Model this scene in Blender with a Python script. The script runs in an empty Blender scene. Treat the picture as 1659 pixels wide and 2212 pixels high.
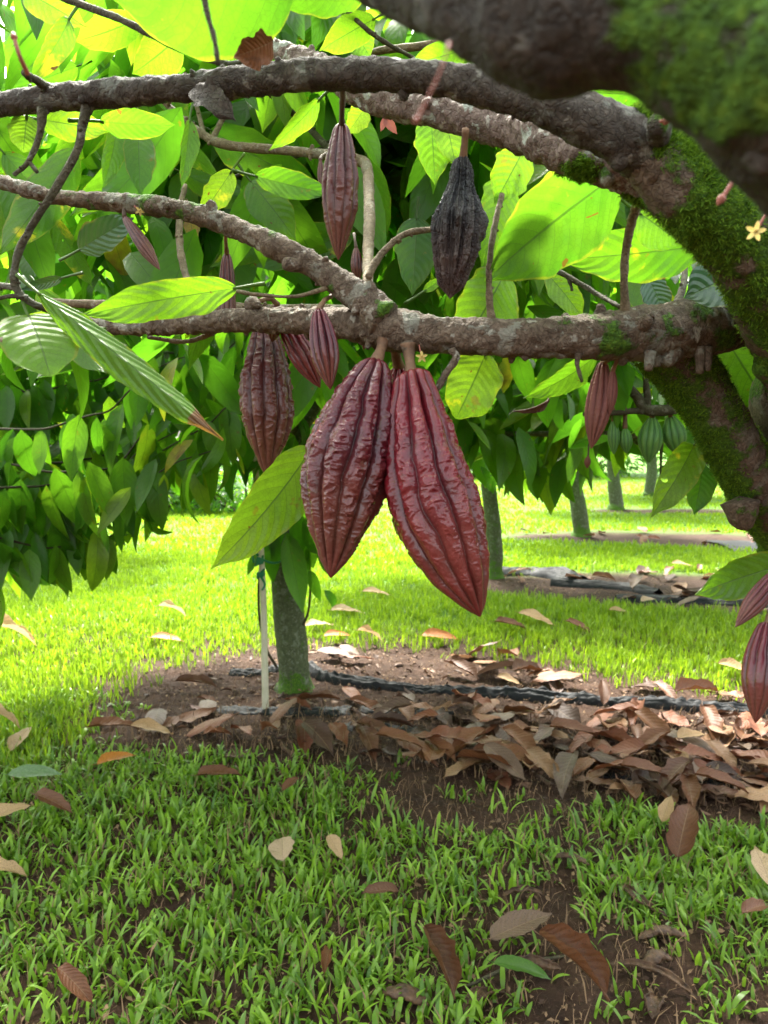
import bpy, math, random
import numpy as np
from mathutils import Vector, Matrix
SC = bpy.context.scene
COL = SC.collection
RNG = np.random.default_rng(7)
random.seed(7)
rad = math.radians

# ------------------------------------------------------------------ camera
CAMZ, PITCH, F = 1.3, 5.0, 1671.0
cd = bpy.data.cameras.new('camera'); cam = bpy.data.objects.new('camera', cd); COL.objects.link(cam)
cam.location = (0, 0, CAMZ); cam.rotation_euler = (rad(90 - PITCH), 0, 0)
cd.sensor_fit = 'VERTICAL'; cd.sensor_height = 36; cd.sensor_width = 27
cd.lens = 36 * F / 2212; cd.clip_start = 0.01; cd.clip_end = 500
cd.dof.use_dof = True; cd.dof.focus_distance = 1.05; cd.dof.aperture_fstop = 10.5
SC.camera = cam
# ------------------------------------------------------------------ sky + sun
SUN_EL, SUN_AZ = 56.0, -14.0          # azimuth from +Y, negative = to the left
W = bpy.data.worlds.new('World'); SC.world = W; W.use_nodes = True
nt = W.node_tree; nt.nodes.clear()
sky = nt.nodes.new('ShaderNodeTexSky'); sky.sky_type = 'NISHITA'; sky.sun_disc = False
sky.sun_elevation = rad(SUN_EL); sky.sun_rotation = rad(SUN_AZ)
sky.dust_density = 6; sky.air_density = 1.6; sky.ozone_density = 1.0
hsv = nt.nodes.new('ShaderNodeHueSaturation'); hsv.inputs['Saturation'].default_value = 0.28
bg = nt.nodes.new('ShaderNodeBackground'); bg.inputs['Strength'].default_value = 0.15
wo = nt.nodes.new('ShaderNodeOutputWorld')
nt.links.new(sky.outputs[0], hsv.inputs['Color']); nt.links.new(hsv.outputs[0], bg.inputs['Color'])
nt.links.new(bg.outputs[0], wo.inputs['Surface'])
sl = bpy.data.lights.new('sun', 'SUN'); sun = bpy.data.objects.new('sun', sl); COL.objects.link(sun)
sl.energy = 4.5; sl.angle = rad(9); sl.color = (1.0, 0.95, 0.86)
az, el = rad(SUN_AZ), rad(SUN_EL)
sdir = Vector((math.sin(az) * math.cos(el), math.cos(az) * math.cos(el), math.sin(el)))
sun.rotation_euler = sdir.to_track_quat('Z', 'Y').to_euler(); sun.location = sdir * 30
vs = SC.view_settings; vs.view_transform = 'Standard'; vs.look = 'None'; vs.gamma = 1; vs.exposure = 2.6
SC.cycles.use_denoising = True
SC.cycles.max_bounces = 8; SC.cycles.diffuse_bounces = 4; SC.cycles.transmission_bounces = 6
SC.cycles.glossy_bounces = 3; SC.cycles.transparent_max_bounces = 8
SC.cycles.sample_clamp_indirect = 6; SC.cycles.caustics_reflective = False; SC.cycles.caustics_refractive = False

# ------------------------------------------------------------------ mapping (photo grid 1659 x 2212)
cp, sp_ = math.cos(rad(PITCH)), math.sin(rad(PITCH))
FW = np.array([0, cp, -sp_]); UP = np.array([0, sp_, cp]); RT = np.array([1.0, 0, 0]); CAM = np.array([0, 0, CAMZ])
def P(px, py, d):
    return CAM + FW * d + RT * ((px - 829.5) / F * d) + UP * (-(py - 1106) / F * d)
def G(px, py, z=0.0):
    r = FW + RT * ((px - 829.5) / F) + UP * (-(py - 1106) / F)
    return CAM + r * ((z - CAMZ) / r[2])
def proj(p):
    q = np.asarray(p) - CAM; d = q @ FW
    return 829.5 + F * (q @ RT) / d, 1106 - F * (q @ UP) / d, d

# ------------------------------------------------------------------ numpy noise
def _h(i, s):
    a = (i[:, 0].astype(np.int64) * 73856093) ^ (i[:, 1].astype(np.int64) * 19349663) ^ (i[:, 2].astype(np.int64) * 83492791) ^ (s * 2654435)
    a = (a ^ (a >> 13)) * 1274126177 & 0xffffffff
    a = (a ^ (a >> 16)) * 668265263 & 0xffffffff
    return ((a ^ (a >> 15)) & 0xffff) / 32767.5 - 1.0
def vn(p, s=0):
    p = np.asarray(p, float); i = np.floor(p); f = p - i; u = f * f * f * (f * (f * 6 - 15) + 10)
    r = 0
    for a in (0, 1):
        for b in (0, 1):
            for c in (0, 1):
                w = (u[:, 0] if a else 1 - u[:, 0]) * (u[:, 1] if b else 1 - u[:, 1]) * (u[:, 2] if c else 1 - u[:, 2])
                r = r + w * _h(i + np.array([a, b, c]), s)
    return r
def fbm(p, o=3, s=0):
    r = 0; a = 1.0; t = 0
    for k in range(o):
        r = r + a * vn(p * 2.03 ** k, s + k); t += a; a *= .5
    return r / t * 1.4
def sstep(a, b, x):
    t = np.clip((x - a) / (b - a), 0, 1); return t * t * (3 - 2 * t)

# ------------------------------------------------------------------ objects
def tag(o, label=None, cat=None, group=None, kind=None):
    if label: o['label'] = label
    if cat: o['category'] = cat
    if group: o['group'] = group
    if kind: o['kind'] = kind
    return o
def empty(name, loc):
    o = bpy.data.objects.new(name, None); o.location = [float(x) for x in loc]; o.empty_display_size = .05
    COL.objects.link(o); return o
def mesh(name, V, Fc, mats, uv=None, attrs=None, smooth=True, fm=None):
    """V Nx3, Fc: int array MxK (or list of such)"""
    me = bpy.data.meshes.new(name)
    if not isinstance(Fc, (list, tuple)): Fc = [Fc]
    Fc = [np.asarray(f) for f in Fc if len(f)]
    loops = np.concatenate([f.ravel() for f in Fc]).astype(np.int32)
    cnt = np.concatenate([np.full(len(f), f.shape[1]) for f in Fc])
    st = np.concatenate([[0], np.cumsum(cnt)[:-1]]).astype(np.int32)
    me.vertices.add(len(V)); me.vertices.foreach_set('co', np.asarray(V, np.float32).ravel())
    me.loops.add(len(loops)); me.loops.foreach_set('vertex_index', loops)
    me.polygons.add(len(cnt)); me.polygons.foreach_set('loop_start', st)
    if smooth: me.polygons.foreach_set('use_smooth', np.ones(len(cnt), bool))
    if not isinstance(mats, (list, tuple)): mats = [mats]
    for m in mats: me.materials.append(m)
    if fm is not None: me.polygons.foreach_set('material_index', np.asarray(fm, np.int32))
    if uv is not None:
        l = me.uv_layers.new(name='UVMap'); l.data.foreach_set('uv', np.asarray(uv, np.float32)[loops].ravel())
    for k, a in (attrs or {}).items():
        at = me.attributes.new(k, 'FLOAT', 'POINT'); at.data.foreach_set('value', np.asarray(a, np.float32))
    me.update(); me.validate()
    return me
def obj(name, V, Fc, mats, parent=None, origin=None, **kw):
    V = np.asarray(V, float)
    o0 = np.array(parent.location) if parent is not None and parent.type == 'EMPTY' and parent.parent is None else None
    loc = (0, 0, 0)
    if parent is not None:
        base = np.zeros(3); q = parent
        while q is not None: base = base + np.array(q.location); q = q.parent
        V = V - base
    else:
        if origin is None:
            mn, mx = V.min(0), V.max(0); origin = np.array([(mn[0] + mx[0]) / 2, (mn[1] + mx[1]) / 2, mn[2]])
        V = V - origin; loc = origin
    o = bpy.data.objects.new(name, mesh(name, V, Fc, mats, **kw)); o.location = [float(x) for x in loc]
    COL.objects.link(o)
    if parent is not None: o.parent = parent
    return o
class MB:
    """collects pieces into one mesh"""
    def __init__(s): s.V = []; s.q = []; s.t = []; s.uv = []; s.A = {}; s.n = 0
    def add(s, V, q=None, t=None, uv=None, **A):
        V = np.asarray(V, float); n = len(V)
        s.V.append(V); s.uv.append(np.zeros((n, 2)) if uv is None else uv)
        if q is not None and len(q): s.q.append(np.asarray(q) + s.n)
        if t is not None and len(t): s.t.append(np.asarray(t) + s.n)
        for k, a in A.items(): s.A.setdefault(k, []).append((s.n, np.broadcast_to(a, (n,))))
        s.n += n
    def build(s, name, mats, parent=None, **kw):
        V = np.concatenate(s.V); F_ = []
        if s.q: F_.append(np.concatenate(s.q))
        if s.t: F_.append(np.concatenate(s.t))
        at = {}
        for k, l in s.A.items():
            a = np.zeros(len(V))
            for i, v in l: a[i:i + len(v)] = v
            at[k] = a
        return obj(name, V, F_, mats, parent, uv=np.concatenate(s.uv), attrs=at, **kw)

# ------------------------------------------------------------------ materials
def newmat(name):
    m = bpy.data.materials.new(name); m.use_nodes = True; n = m.node_tree; n.nodes.clear()
    out = n.nodes.new('ShaderNodeOutputMaterial'); return m, n, out
class N:
    def __init__(s, nt): s.nt = nt
    def __call__(s, t, ins=None, **p):
        nd = s.nt.nodes.new('ShaderNode' + t)
        for k, v in p.items(): setattr(nd, k, v)
        for k, v in (ins or {}).items():
            if isinstance(v, bpy.types.NodeSocket): s.nt.links.new(v, nd.inputs[k])
            else: nd.inputs[k].default_value = v
        return nd
    def math(s, op, a, b=0.0, clamp=False):
        return s('Math', {0: a, 1: b}, operation=op, use_clamp=clamp).outputs[0]
    def mix(s, f, a, b, mode='MIX'):
        nd = s('Mix', data_type='RGBA', blend_type=mode)
        for i, v in ((0, f), (6, a), (7, b)):
            if isinstance(v, bpy.types.NodeSocket): s.nt.links.new(v, nd.inputs[i])
            else: nd.inputs[i].default_value = v if i == 0 else (*v, 1)[:4]
        return nd.outputs[2]
    def ramp(s, f, stops, interp='LINEAR'):
        nd = s('ValToRGB', {0: f}); cr = nd.color_ramp; cr.interpolation = interp
        while len(cr.elements) < len(stops): cr.elements.new(0.5)
        for e, (p, c) in zip(cr.elements, stops):
            e.position = p; e.color = (*c, 1) if len(c) == 3 else c
        return nd.outputs[0]
    def sm(s, f, a, b):
        return s('MapRange', {0: f, 1: a, 2: b, 3: 0.0, 4: 1.0}, interpolation_type='SMOOTHSTEP').outputs[0]
    def noise(s, v, sc, det=3, rough=.55, dist=0):
        return s('TexNoise', {'Vector': v, 'Scale': sc, 'Detail': det, 'Roughness': rough, 'Distortion': dist}).outputs[0]
    def attr(s, name): return s('Attribute', attribute_name=name).outputs['Fac']
def veins(n, count=9.0, arc=3.2):
    uv = n('TexCoord').outputs['UV']; xyz = n('SeparateXYZ', {0: uv})
    u, v = xyz.outputs[0], xyz.outputs[1]
    y = n.math('ABSOLUTE', n.math('SUBTRACT', n.math('MULTIPLY', v, 2.0), 1.0))
    y2 = n.math('MULTIPLY', y, y)
    ph = n.math('SUBTRACT', n.math('MULTIPLY', u, count), n.math('ADD', n.math('MULTIPLY', y, arc * .42), n.math('MULTIPLY', y2, arc * .3)))
    pp = n.math('ABSOLUTE', n.math('SUBTRACT', n.math('FRACT', ph), 0.5))     # 0..0.5, .5 on the vein
    lat = n.math('MULTIPLY', n.sm(pp, 0.465, 0.5), n.math('SUBTRACT', 1.0, n.sm(y, .75, .98)))
    mid = n.math('SUBTRACT', 1.0, n.sm(y, 0.012, 0.045))
    quilt = n.math('MULTIPLY', n.math('SUBTRACT', 0.5, pp), 2.0)             # high between the veins
    return lat, mid, quilt, u, y, uv
def leaf_mat(name, stops, trans=.5, rough=.38, tboost=(1.95, 2.2, .8), spots=0.0, brown_tip=False, holes=False, vein=(0.5, .55), spec=.45, bump=.25, coat=0.0):
    m, nt_, out = newmat(name); n = N(nt_)
    lat, mid, quilt, u, y, uv = veins(n)
    ob = n('TexCoord').outputs['Object']
    f = n.attr('rnd')
    nz = n.noise(ob, 14, 3); f2 = n.math('ADD', f, n.math('MULTIPLY', n.math('SUBTRACT', nz, .5), .16), clamp=True)
    base = n.ramp(f2, stops)
    base = n.mix(n.math('MULTIPLY', n.noise(ob, 90, 2), .35), base, (0.02, 0.05, .01))
    base = n.mix(n.math('MULTIPLY', n.sm(n.noise(ob, 11, 3), .35, .65), .18), base, (.20, .28, .02)) if bump > .26 or spots else base
    base = n.mix(n.math('MULTIPLY', n.sm(n.noise(ob, 40, 3, .6), .66, .72), .7), base, (.16, .11, .02))
    if bump > .26:
        eg = n.sm(n.math('ADD', y, n.math('MULTIPLY', n.noise(ob, 30, 3), .5)), 1.18, 1.26)
        base = n.mix(n.math('MULTIPLY', eg, .45), base, (.24, .20, .03))
        base = n.mix(n.sm(n.noise(ob, 75, 2, .5, .5), .735, .755), base, (.10, .05, .015))
    if spots:
        sp = n.sm(n.noise(ob, 22, 4, .6), .64 - spots * .15, .76 - spots * .15)
        base = n.mix(n.math('MULTIPLY', sp, .8), base, (.55, .42, .03))
        sp2 = n.sm(n.noise(ob, 48, 3, .5, 1.0), .70, .74)
        base = n.mix(sp2, base, (.12, .045, .015))
    if brown_tip:
        bt = n.sm(n.math('ADD', u, n.math('MULTIPLY', n.noise(ob, 40, 3), .3)), .98, 1.0)
        base = n.mix(bt, base, (.16, .075, .035))
    v1 = n.math('MAXIMUM', n.math('MULTIPLY', lat, vein[0]), n.math('MULTIPLY', mid, vein[1]))
    bs = n.mix(n.math('MULTIPLY', v1, .5), base, (.12, .20, .05))
    tr = n.mix(1.0, base, tboost, 'MULTIPLY')
    tr = n.mix(n.math('MULTIPLY', v1, .95), tr, (.05, .13, .008))
    if bump > .26:
        net = n.math('SUBTRACT', 1.0, n.sm(n('TexVoronoi', {'Vector': ob, 'Scale': 190.0}, feature='DISTANCE_TO_EDGE').outputs[0], 0, .09))
        tr = n.mix(n.math('MULTIPLY', net, .35), tr, (.06, .16, .008))
    hgt = n.math('ADD', n.math('MULTIPLY', quilt, .35), n.math('MULTIPLY', n.noise(ob, 160, 3), .35))
    hgt = n.math('SUBTRACT', hgt, n.math('MULTIPLY', mid, .8))
    bp = n('Bump', {'Height': hgt, 'Strength': bump, 'Distance': .004}).outputs[0]
    pr = n('BsdfPrincipled', {'Base Color': bs, 'Roughness': rough, 'Specular IOR Level': spec, 'Normal': bp, 'Coat Weight': coat, 'Coat Roughness': .25})
    tl = n('BsdfTranslucent', {'Color': tr, 'Normal': bp})
    sh = n('MixShader', {0: trans, 1: pr.outputs[0], 2: tl.outputs[0]}).outputs[0]
    if holes:
        h = n.sm(n.noise(ob, 38, 2, .5, .6), .715, .722)
        tp = n('BsdfTransparent')
        sh = n('MixShader', {0: h, 1: sh, 2: tp.outputs[0]}).outputs[0]
    nt_.links.new(sh, out.inputs[0]); return m
GREEN = [(0, (.026, .085, .010)), (.25, (.045, .135, .012)), (.55, (.070, .180, .014)), (.8, (.115, .235, .016)), (.93, (.20, .29, .02)), (.975, (.42, .34, .03)), (1, (.26, .11, .03))]
M_FOL = leaf_mat('foliage_leaf', GREEN, trans=.6, rough=.36)
M_LEAF = leaf_mat('near_leaf', GREEN, trans=.52, rough=.38, vein=(.75, .95), bump=.3, spots=.0)
M_SPOT = leaf_mat('spotted_leaf', GREEN, trans=.52, rough=.4, vein=(.4, .8), bump=.3, spots=.45, holes=True)
M_TIPB = leaf_mat('browning_leaf', GREEN, trans=.42, rough=.4, vein=(.8, .9), bump=.6, brown_tip=True)
M_WAXY = leaf_mat('waxy_leaf', [(0, (.015, .06, .03)), (1, (.03, .10, .05))], trans=.12, rough=.3, vein=(.5, .9), bump=.5, spec=.6)
def dry_mat(name, stops, trans=.12, rough=.55):
    m, nt_, out = newmat(name); n = N(nt_)
    lat, mid, quilt, u, y, uv = veins(n, 11.0)
    ob = n('TexCoord').outputs['Object']; oi = n('ObjectInfo').outputs['Random']
    f = n.math('ADD', oi, n.math('MULTIPLY', n.math('SUBTRACT', n.noise(ob, 18, 4), .5), .35), clamp=True)
    base = n.ramp(f, stops)
    base = n.mix(n.math('MULTIPLY', n.sm(n.noise(ob, 60, 4, .7), .48, .70), .7), base, (.030, .014, .009))
    v1 = n.math('MAXIMUM', n.math('MULTIPLY', lat, .35), n.math('MULTIPLY', mid, .6))
    base = n.mix(v1, base, (.22, .14, .08))
    hgt = n.math('SUBTRACT', n.math('ADD', quilt, n.math('MULTIPLY', n.noise(ob, 150, 3), .5)), mid)
    bp = n('Bump', {'Height': hgt, 'Strength': .35, 'Distance': .003}).outputs[0]
    pr = n('BsdfPrincipled', {'Base Color': base, 'Roughness': rough, 'Specular IOR Level': .4, 'Normal': bp})
    tl = n('BsdfTranslucent', {'Color': base, 'Normal': bp})
    nt_.links.new(n('MixShader', {0: trans, 1: pr.outputs[0], 2: tl.outputs[0]}).outputs[0], out.inputs[0]); return m
M_DRY = dry_mat('dry_leaf', [(0, (0.068, 0.029, 0.015)), (.3, (0.129, 0.055, 0.024)), (.55, (0.184, 0.081, 0.033)), (.75, (0.163, 0.090, 0.052)), (.9, (0.245, 0.142, 0.065)), (1, (0.116, 0.065, 0.044))])
M_TAN = dry_mat('tan_leaf', [(0, (.42, .26, .12)), (.5, (.50, .34, .19)), (1, (.46, .33, .22))], .3)
M_ORANGE = dry_mat('orange_leaf', [(0, (.42, .13, .02)), (.5, (.50, .19, .025)), (1, (.36, .11, .03))], .25)
M_BROWN = dry_mat('brown_leaf', [(0, (0.088, 0.034, 0.012)), (.5, (0.137, 0.050, 0.018)), (1, (0.184, 0.072, 0.025))])
M_GREYL = dry_mat('grey_leaf', [(0, (0.106, 0.062, 0.040)), (.5, (0.134, 0.081, 0.050)), (1, (0.089, 0.058, 0.040))])
def bark_mat(name, c1, c2, c3, lich=.5):
    m, nt_, out = newmat(name); n = N(nt_)
    ob = n('TexCoord').outputs['Object']
    a = n.noise(ob, 55, 5, .65); b = n.noise(ob, 260, 4, .6); c = n.noise(ob, 12, 3)
    wr = n('MixRGB', {0: .09, 1: ob, 2: n('TexNoise', {'Vector': ob, 'Scale': 40.0}).outputs[1]}).outputs[0]
    vo = n('TexVoronoi', {'Vector': wr, 'Scale': 95.0}, feature='DISTANCE_TO_EDGE').outputs[0]
    crack = n.math('SUBTRACT', 1.0, n.sm(vo, 0.0, .12))
    col = n.ramp(n.math('ADD', n.math('MULTIPLY', a, .6), n.math('MULTIPLY', b, .4)), [(.3, c1), (.5, c2), (.68, c3)])
    col = n.mix(n.math('MULTIPLY', crack, .28), col, tuple(x * .35 for x in c1))
    lm = n.math('MULTIPLY', n.sm(n.noise(ob, 26, 5, .6, .5), .56, .60), n.attr('lichen'))
    col = n.mix(n.math('MULTIPLY', lm, lich), col, (.34, .38, .31))
    col = n.mix(n.math('MULTIPLY', n.math('MULTIPLY', n.sm(n.noise(ob, 70, 3), .60, .66), n.attr('lichen')), .7), col, (.45, .44, .36))
    mo = n.math('ADD', n.attr('moss'), n.math('MULTIPLY', n.math('SUBTRACT', n.noise(ob, 60, 5, .7), .5), 1.3), clamp=True)
    mo = n.sm(mo, .42, .62)
    mcol = n.ramp(n.noise(ob, 190, 3), [(.3, (.03, .075, .007)), (.55, (.075, .17, .012)), (.75, (.15, .26, .02))])
    col = n.mix(mo, col, mcol)
    h = n.math('ADD', n.math('MULTIPLY', a, .8), n.math('MULTIPLY', b, .5))
    h = n.math('SUBTRACT', h, n.math('MULTIPLY', crack, .18))
    h = n.math('ADD', h, n.math('MULTIPLY', n.math('MULTIPLY', mo, n.noise(ob, 420, 3)), 1.2))
    bp = n('Bump', {'Height': h, 'Strength': .95, 'Distance': .004}).outputs[0]
    pr = n('BsdfPrincipled', {'Base Color': col, 'Roughness': .8, 'Specular IOR Level': .3, 'Normal': bp})
    nt_.links.new(pr.outputs[0], out.inputs[0]); return m
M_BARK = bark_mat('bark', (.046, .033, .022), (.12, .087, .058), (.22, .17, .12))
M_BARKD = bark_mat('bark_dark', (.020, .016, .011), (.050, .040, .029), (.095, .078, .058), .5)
M_BARKL = bark_mat('bark_light', (.07, .048, .036), (.16, .115, .09), (.27, .21, .17), .8)
M_BARKN = bark_mat('bark_near', (.028, .025, .020), (.048, .042, .033), (.080, .066, .050), .2)
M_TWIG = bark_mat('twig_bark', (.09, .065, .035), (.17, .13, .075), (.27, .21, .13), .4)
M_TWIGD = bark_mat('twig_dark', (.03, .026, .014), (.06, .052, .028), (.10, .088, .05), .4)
M_TRUNK = bark_mat('trunk_bark', (.045, .060, .026), (.085, .105, .050), (.15, .17, .09), .8)
def simple_mat(name, c1, c2, sc=60, rough=.5, bump=.3, spec=.4, trans=0, attr=False, dist=.002):
    m, nt_, out = newmat(name); n = N(nt_)
    ob = n('TexCoord').outputs['Object']
    f = n.attr('rnd') if attr else n.noise(ob, sc, 4, .6)
    if attr: f = n.math('ADD', f, n.math('MULTIPLY', n.math('SUBTRACT', n.noise(ob, sc, 3), .5), .3), clamp=True)
    col = n.ramp(f, [(.3 if not attr else 0, c1), (.7 if not attr else 1, c2)])
    bp = n('Bump', {'Height': n.noise(ob, sc * 3, 4), 'Strength': bump, 'Distance': dist}).outputs[0]
    pr = n('BsdfPrincipled', {'Base Color': col, 'Roughness': rough, 'Specular IOR Level': spec, 'Normal': bp})
    s = pr.outputs[0]
    if trans: s = n('MixShader', {0: trans, 1: s, 2: n('BsdfTranslucent', {'Color': col}).outputs[0]}).outputs[0]
    nt_.links.new(s, out.inputs[0]); return m
def pod_mat(name, c1, c2, c3, rough=.3, spec=.5, bump=.35, coat=.25, lowbrown=.5):
    m, nt_, out = newmat(name); n = N(nt_)
    ob = n('TexCoord').outputs['Object']
    rd = n.attr('ridge'); t = n.attr('along')
    a = n.noise(ob, 30, 4, .6)
    col = n.ramp(n.math('ADD', n.math('MULTIPLY', a, .7), n.math('MULTIPLY', rd, .35)), [(.3, c1), (.52, c2), (.8, c3)])
    col = n.mix(n.math('MULTIPLY', n.sm(n.math('ADD', t, n.math('MULTIPLY', a, .5)), .6, 1.1), lowbrown), col, (.13, .05, .025))
    col = n.mix(n.math('MULTIPLY', n.sm(n.noise(ob, 48, 4, .7), .60, .72), lowbrown), col, (.075, .038, .018))
    sp = n.sm(n('TexVoronoi', {'Vector': ob, 'Scale': 260.0}).outputs[0], .16, .08)
    col = n.mix(n.math('MULTIPLY', sp, .25), col, (.35, .2, .13))
    nt2 = n.math('ADD', n.math('MULTIPLY', n.math('ABSOLUTE', n.math('SUBTRACT', n.noise(ob, 130, 2, .5, 1.2), .5)), -2.2), n.math('MULTIPLY', n.noise(ob, 260, 3), .5))
    rg = n.math('ADD', rough, n.math('MULTIPLY', n.noise(ob, 70, 3), .22))
    bp = n('Bump', {'Height': nt2, 'Strength': bump, 'Distance': .0030}).outputs[0]
    pr = n('BsdfPrincipled', {'Base Color': col, 'Roughness': rg, 'Specular IOR Level': spec, 'Normal': bp, 'Coat Weight': coat, 'Coat Roughness': .09})
    nt_.links.new(pr.outputs[0], out.inputs[0]); return m
M_POD = pod_mat('pod_maroon', (.020, .0008, .003), (.062, .0022, .008), (.12, .008, .015), rough=.40, spec=.2, coat=.7)
M_PODR = pod_mat('pod_red', (.036, .001, .003), (.105, .0025, .009), (.18, .008, .015), rough=.40, spec=.2, coat=.75, lowbrown=.35)
M_PODB = pod_mat('pod_brown', (.024, .004, .004), (.062, .010, .009), (.115, .028, .020), rough=.42, spec=.2, coat=.5, lowbrown=.5)
M_PODY = pod_mat('pod_rose', (.08, .022, .018), (.14, .038, .028), (.20, .065, .045), rough=.5, coat=0, bump=.3)
M_PODG = pod_mat('pod_green', (.03, .10, .02), (.055, .16, .03), (.12, .26, .05), rough=.4, coat=0, lowbrown=0, bump=.2)
M_PODK = pod_mat('pod_black', (.006, .007, .008), (.016, .018, .018), (.055, .052, .045), rough=.5, coat=0, lowbrown=.3, bump=1.0)
M_STALK = simple_mat('pod_stalk', (.09, .05, .028), (.24, .135, .07), 70, .7, .7)
M_STALKD = simple_mat('pod_stalk_dark', (.06, .04, .03), (.13, .085, .06), 90, .7)
M_MAT = simple_mat('black_plastic', (.006, .007, .008), (.018, .020, .022), 30, .62, .5, .22)
M_PETAL = simple_mat('flower_petal', (.62, .45, .10), (.75, .62, .25), 100, .5, .1, .3, .35)
M_PINK = simple_mat('flower_bud', (.25, .07, .05), (.36, .13, .09), 80, .5, .1, .3, .2)
M_STAKE = simple_mat('stake_plastic', (.48, .46, .33), (.62, .60, .46), 12, .45, .15)
M_TIE = simple_mat('green_tape', (.0, .14, .06), (.01, .22, .10), 20, .4, .1, .5, .2)
M_HUSK = simple_mat('dry_husk', (.028, .014, .008), (.13, .068, .032), 45, .55, .9, .4, 0, False, .005)
M_GRASS = simple_mat('grass_blade', (.055, .15, .010), (.31, .46, .014), 25, .42, .1, .4, .42, True)
M_GRASSN = simple_mat('near_grass_blade', (.042, .13, .012), (.27, .46, .03), 25, .38, .1, .5, .4, True)
M_STRAW = simple_mat('dead_straw', (.035, .017, .010), (.26, .16, .085), 60, .7, .3, .3, 0, True)
M_MOSS = simple_mat('moss_fuzz', (.05, .13, .008), (.20, .36, .025), 60, .7, .1, .2, .3, True)

# ------------------------------------------------------------------ shapes
def catmull(C, n):
    C = np.asarray(C, float); k = len(C)
    if k == 2: return C[0] + (C[1] - C[0]) * np.linspace(0, 1, n)[:, None]
    E = np.vstack([2 * C[0] - C[1], C, 2 * C[-1] - C[-2]])
    s = np.linspace(0, k - 1 - 1e-9, n); i = s.astype(int); t = (s - i)[:, None]
    a, b, c, d = E[i], E[i + 1], E[i + 2], E[i + 3]
    return .5 * (2 * b + (c - a) * t + (2 * a - 5 * b + 4 * c - d) * t * t + (3 * b - a - 3 * c + d) * t ** 3)
def tube(pts, rr, step=None, nr=12, amp=0.0, ns=60., seed=0, caps=True, mossf=None, lichen=0.0, lump=0.0):
    """pts kx3, rr k. returns dict for MB.add"""
    pts = np.asarray(pts, float); rr = np.asarray(rr, float)
    L = np.linalg.norm(np.diff(pts, axis=0), axis=1).sum()
    n = max(4, int(L / (step or max(rr.mean() * 1.0, 1e-4)))); n = min(n, 900)
    CR = catmull(np.c_[pts, rr], n); C = CR[:, :3]; r = np.maximum(CR[:, 3], 1e-4)
    T = np.gradient(C, axis=0); T /= np.linalg.norm(T, axis=1)[:, None] + 1e-12
    ref = np.array([0, 0, 1.]) if abs(T[0, 2]) < .9 else np.array([1., 0, 0])
    A = np.zeros_like(C); a = ref - T[0] * (ref @ T[0]); a /= np.linalg.norm(a)
    for i in range(n):
        a = a - T[i] * (a @ T[i]); a /= np.linalg.norm(a) + 1e-12; A[i] = a
    B = np.cross(T, A)
    th = np.linspace(0, 2 * np.pi, nr, endpoint=False)
    D = (A[:, None] * np.cos(th)[None, :, None] + B[:, None] * np.sin(th)[None, :, None])
    V = (C[:, None] + D * r[:, None, None]).reshape(-1, 3); Dn = D.reshape(-1, 3); R = np.repeat(r, nr)
    if amp or lump:
        d = 0
        if lump: d = lump * R * fbm(V * (.35 / max(r.mean(), 1e-4)), 2, seed + 5)
        if amp: d = d + amp * fbm(V * ns, 4, seed)
        V = V + Dn * np.asarray(d)[:, None]
    i = np.arange(n - 1)[:, None] * nr; j = np.arange(nr)[None]; j2 = (j + 1) % nr
    q = np.stack([i + j, i + j2, i + nr + j2, i + nr + j], -1).reshape(-1, 4)
    t = None
    if caps:
        c0, c1 = len(V), len(V) + 1
        V = np.vstack([V, C[0] - T[0] * r[0] * .35, C[-1] + T[-1] * r[-1] * .35]); Dn = np.vstack([Dn, -T[0], T[-1]])
        jj = np.arange(nr); k2 = (jj + 1) % nr; o = (n - 1) * nr
        t = np.vstack([np.stack([k2, jj, np.full(nr, c0)], 1), np.stack([o + jj, o + k2, np.full(nr, c1)], 1)])
    ms = np.zeros(len(V)) if mossf is None else mossf(V, Dn)
    return dict(V=V, q=q, t=t, moss=ms, lichen=np.full(len(V), float(lichen))), Dn
def leaf_outline(t, kind=0):
    if kind == 0: w = np.power(np.clip(t, 0, 1), .62) * np.power(np.clip(1 - t, 0, 1), .9)
    else: w = np.power(np.clip(t, 0, 1), .5) * np.power(np.clip(1 - t, 0, 1), .5)
    w = w / w.max()
    tip = sstep(.80, .97, t); return w * (1 - .45 * tip * (1 - sstep(.97, 1.0, t)))
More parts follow.
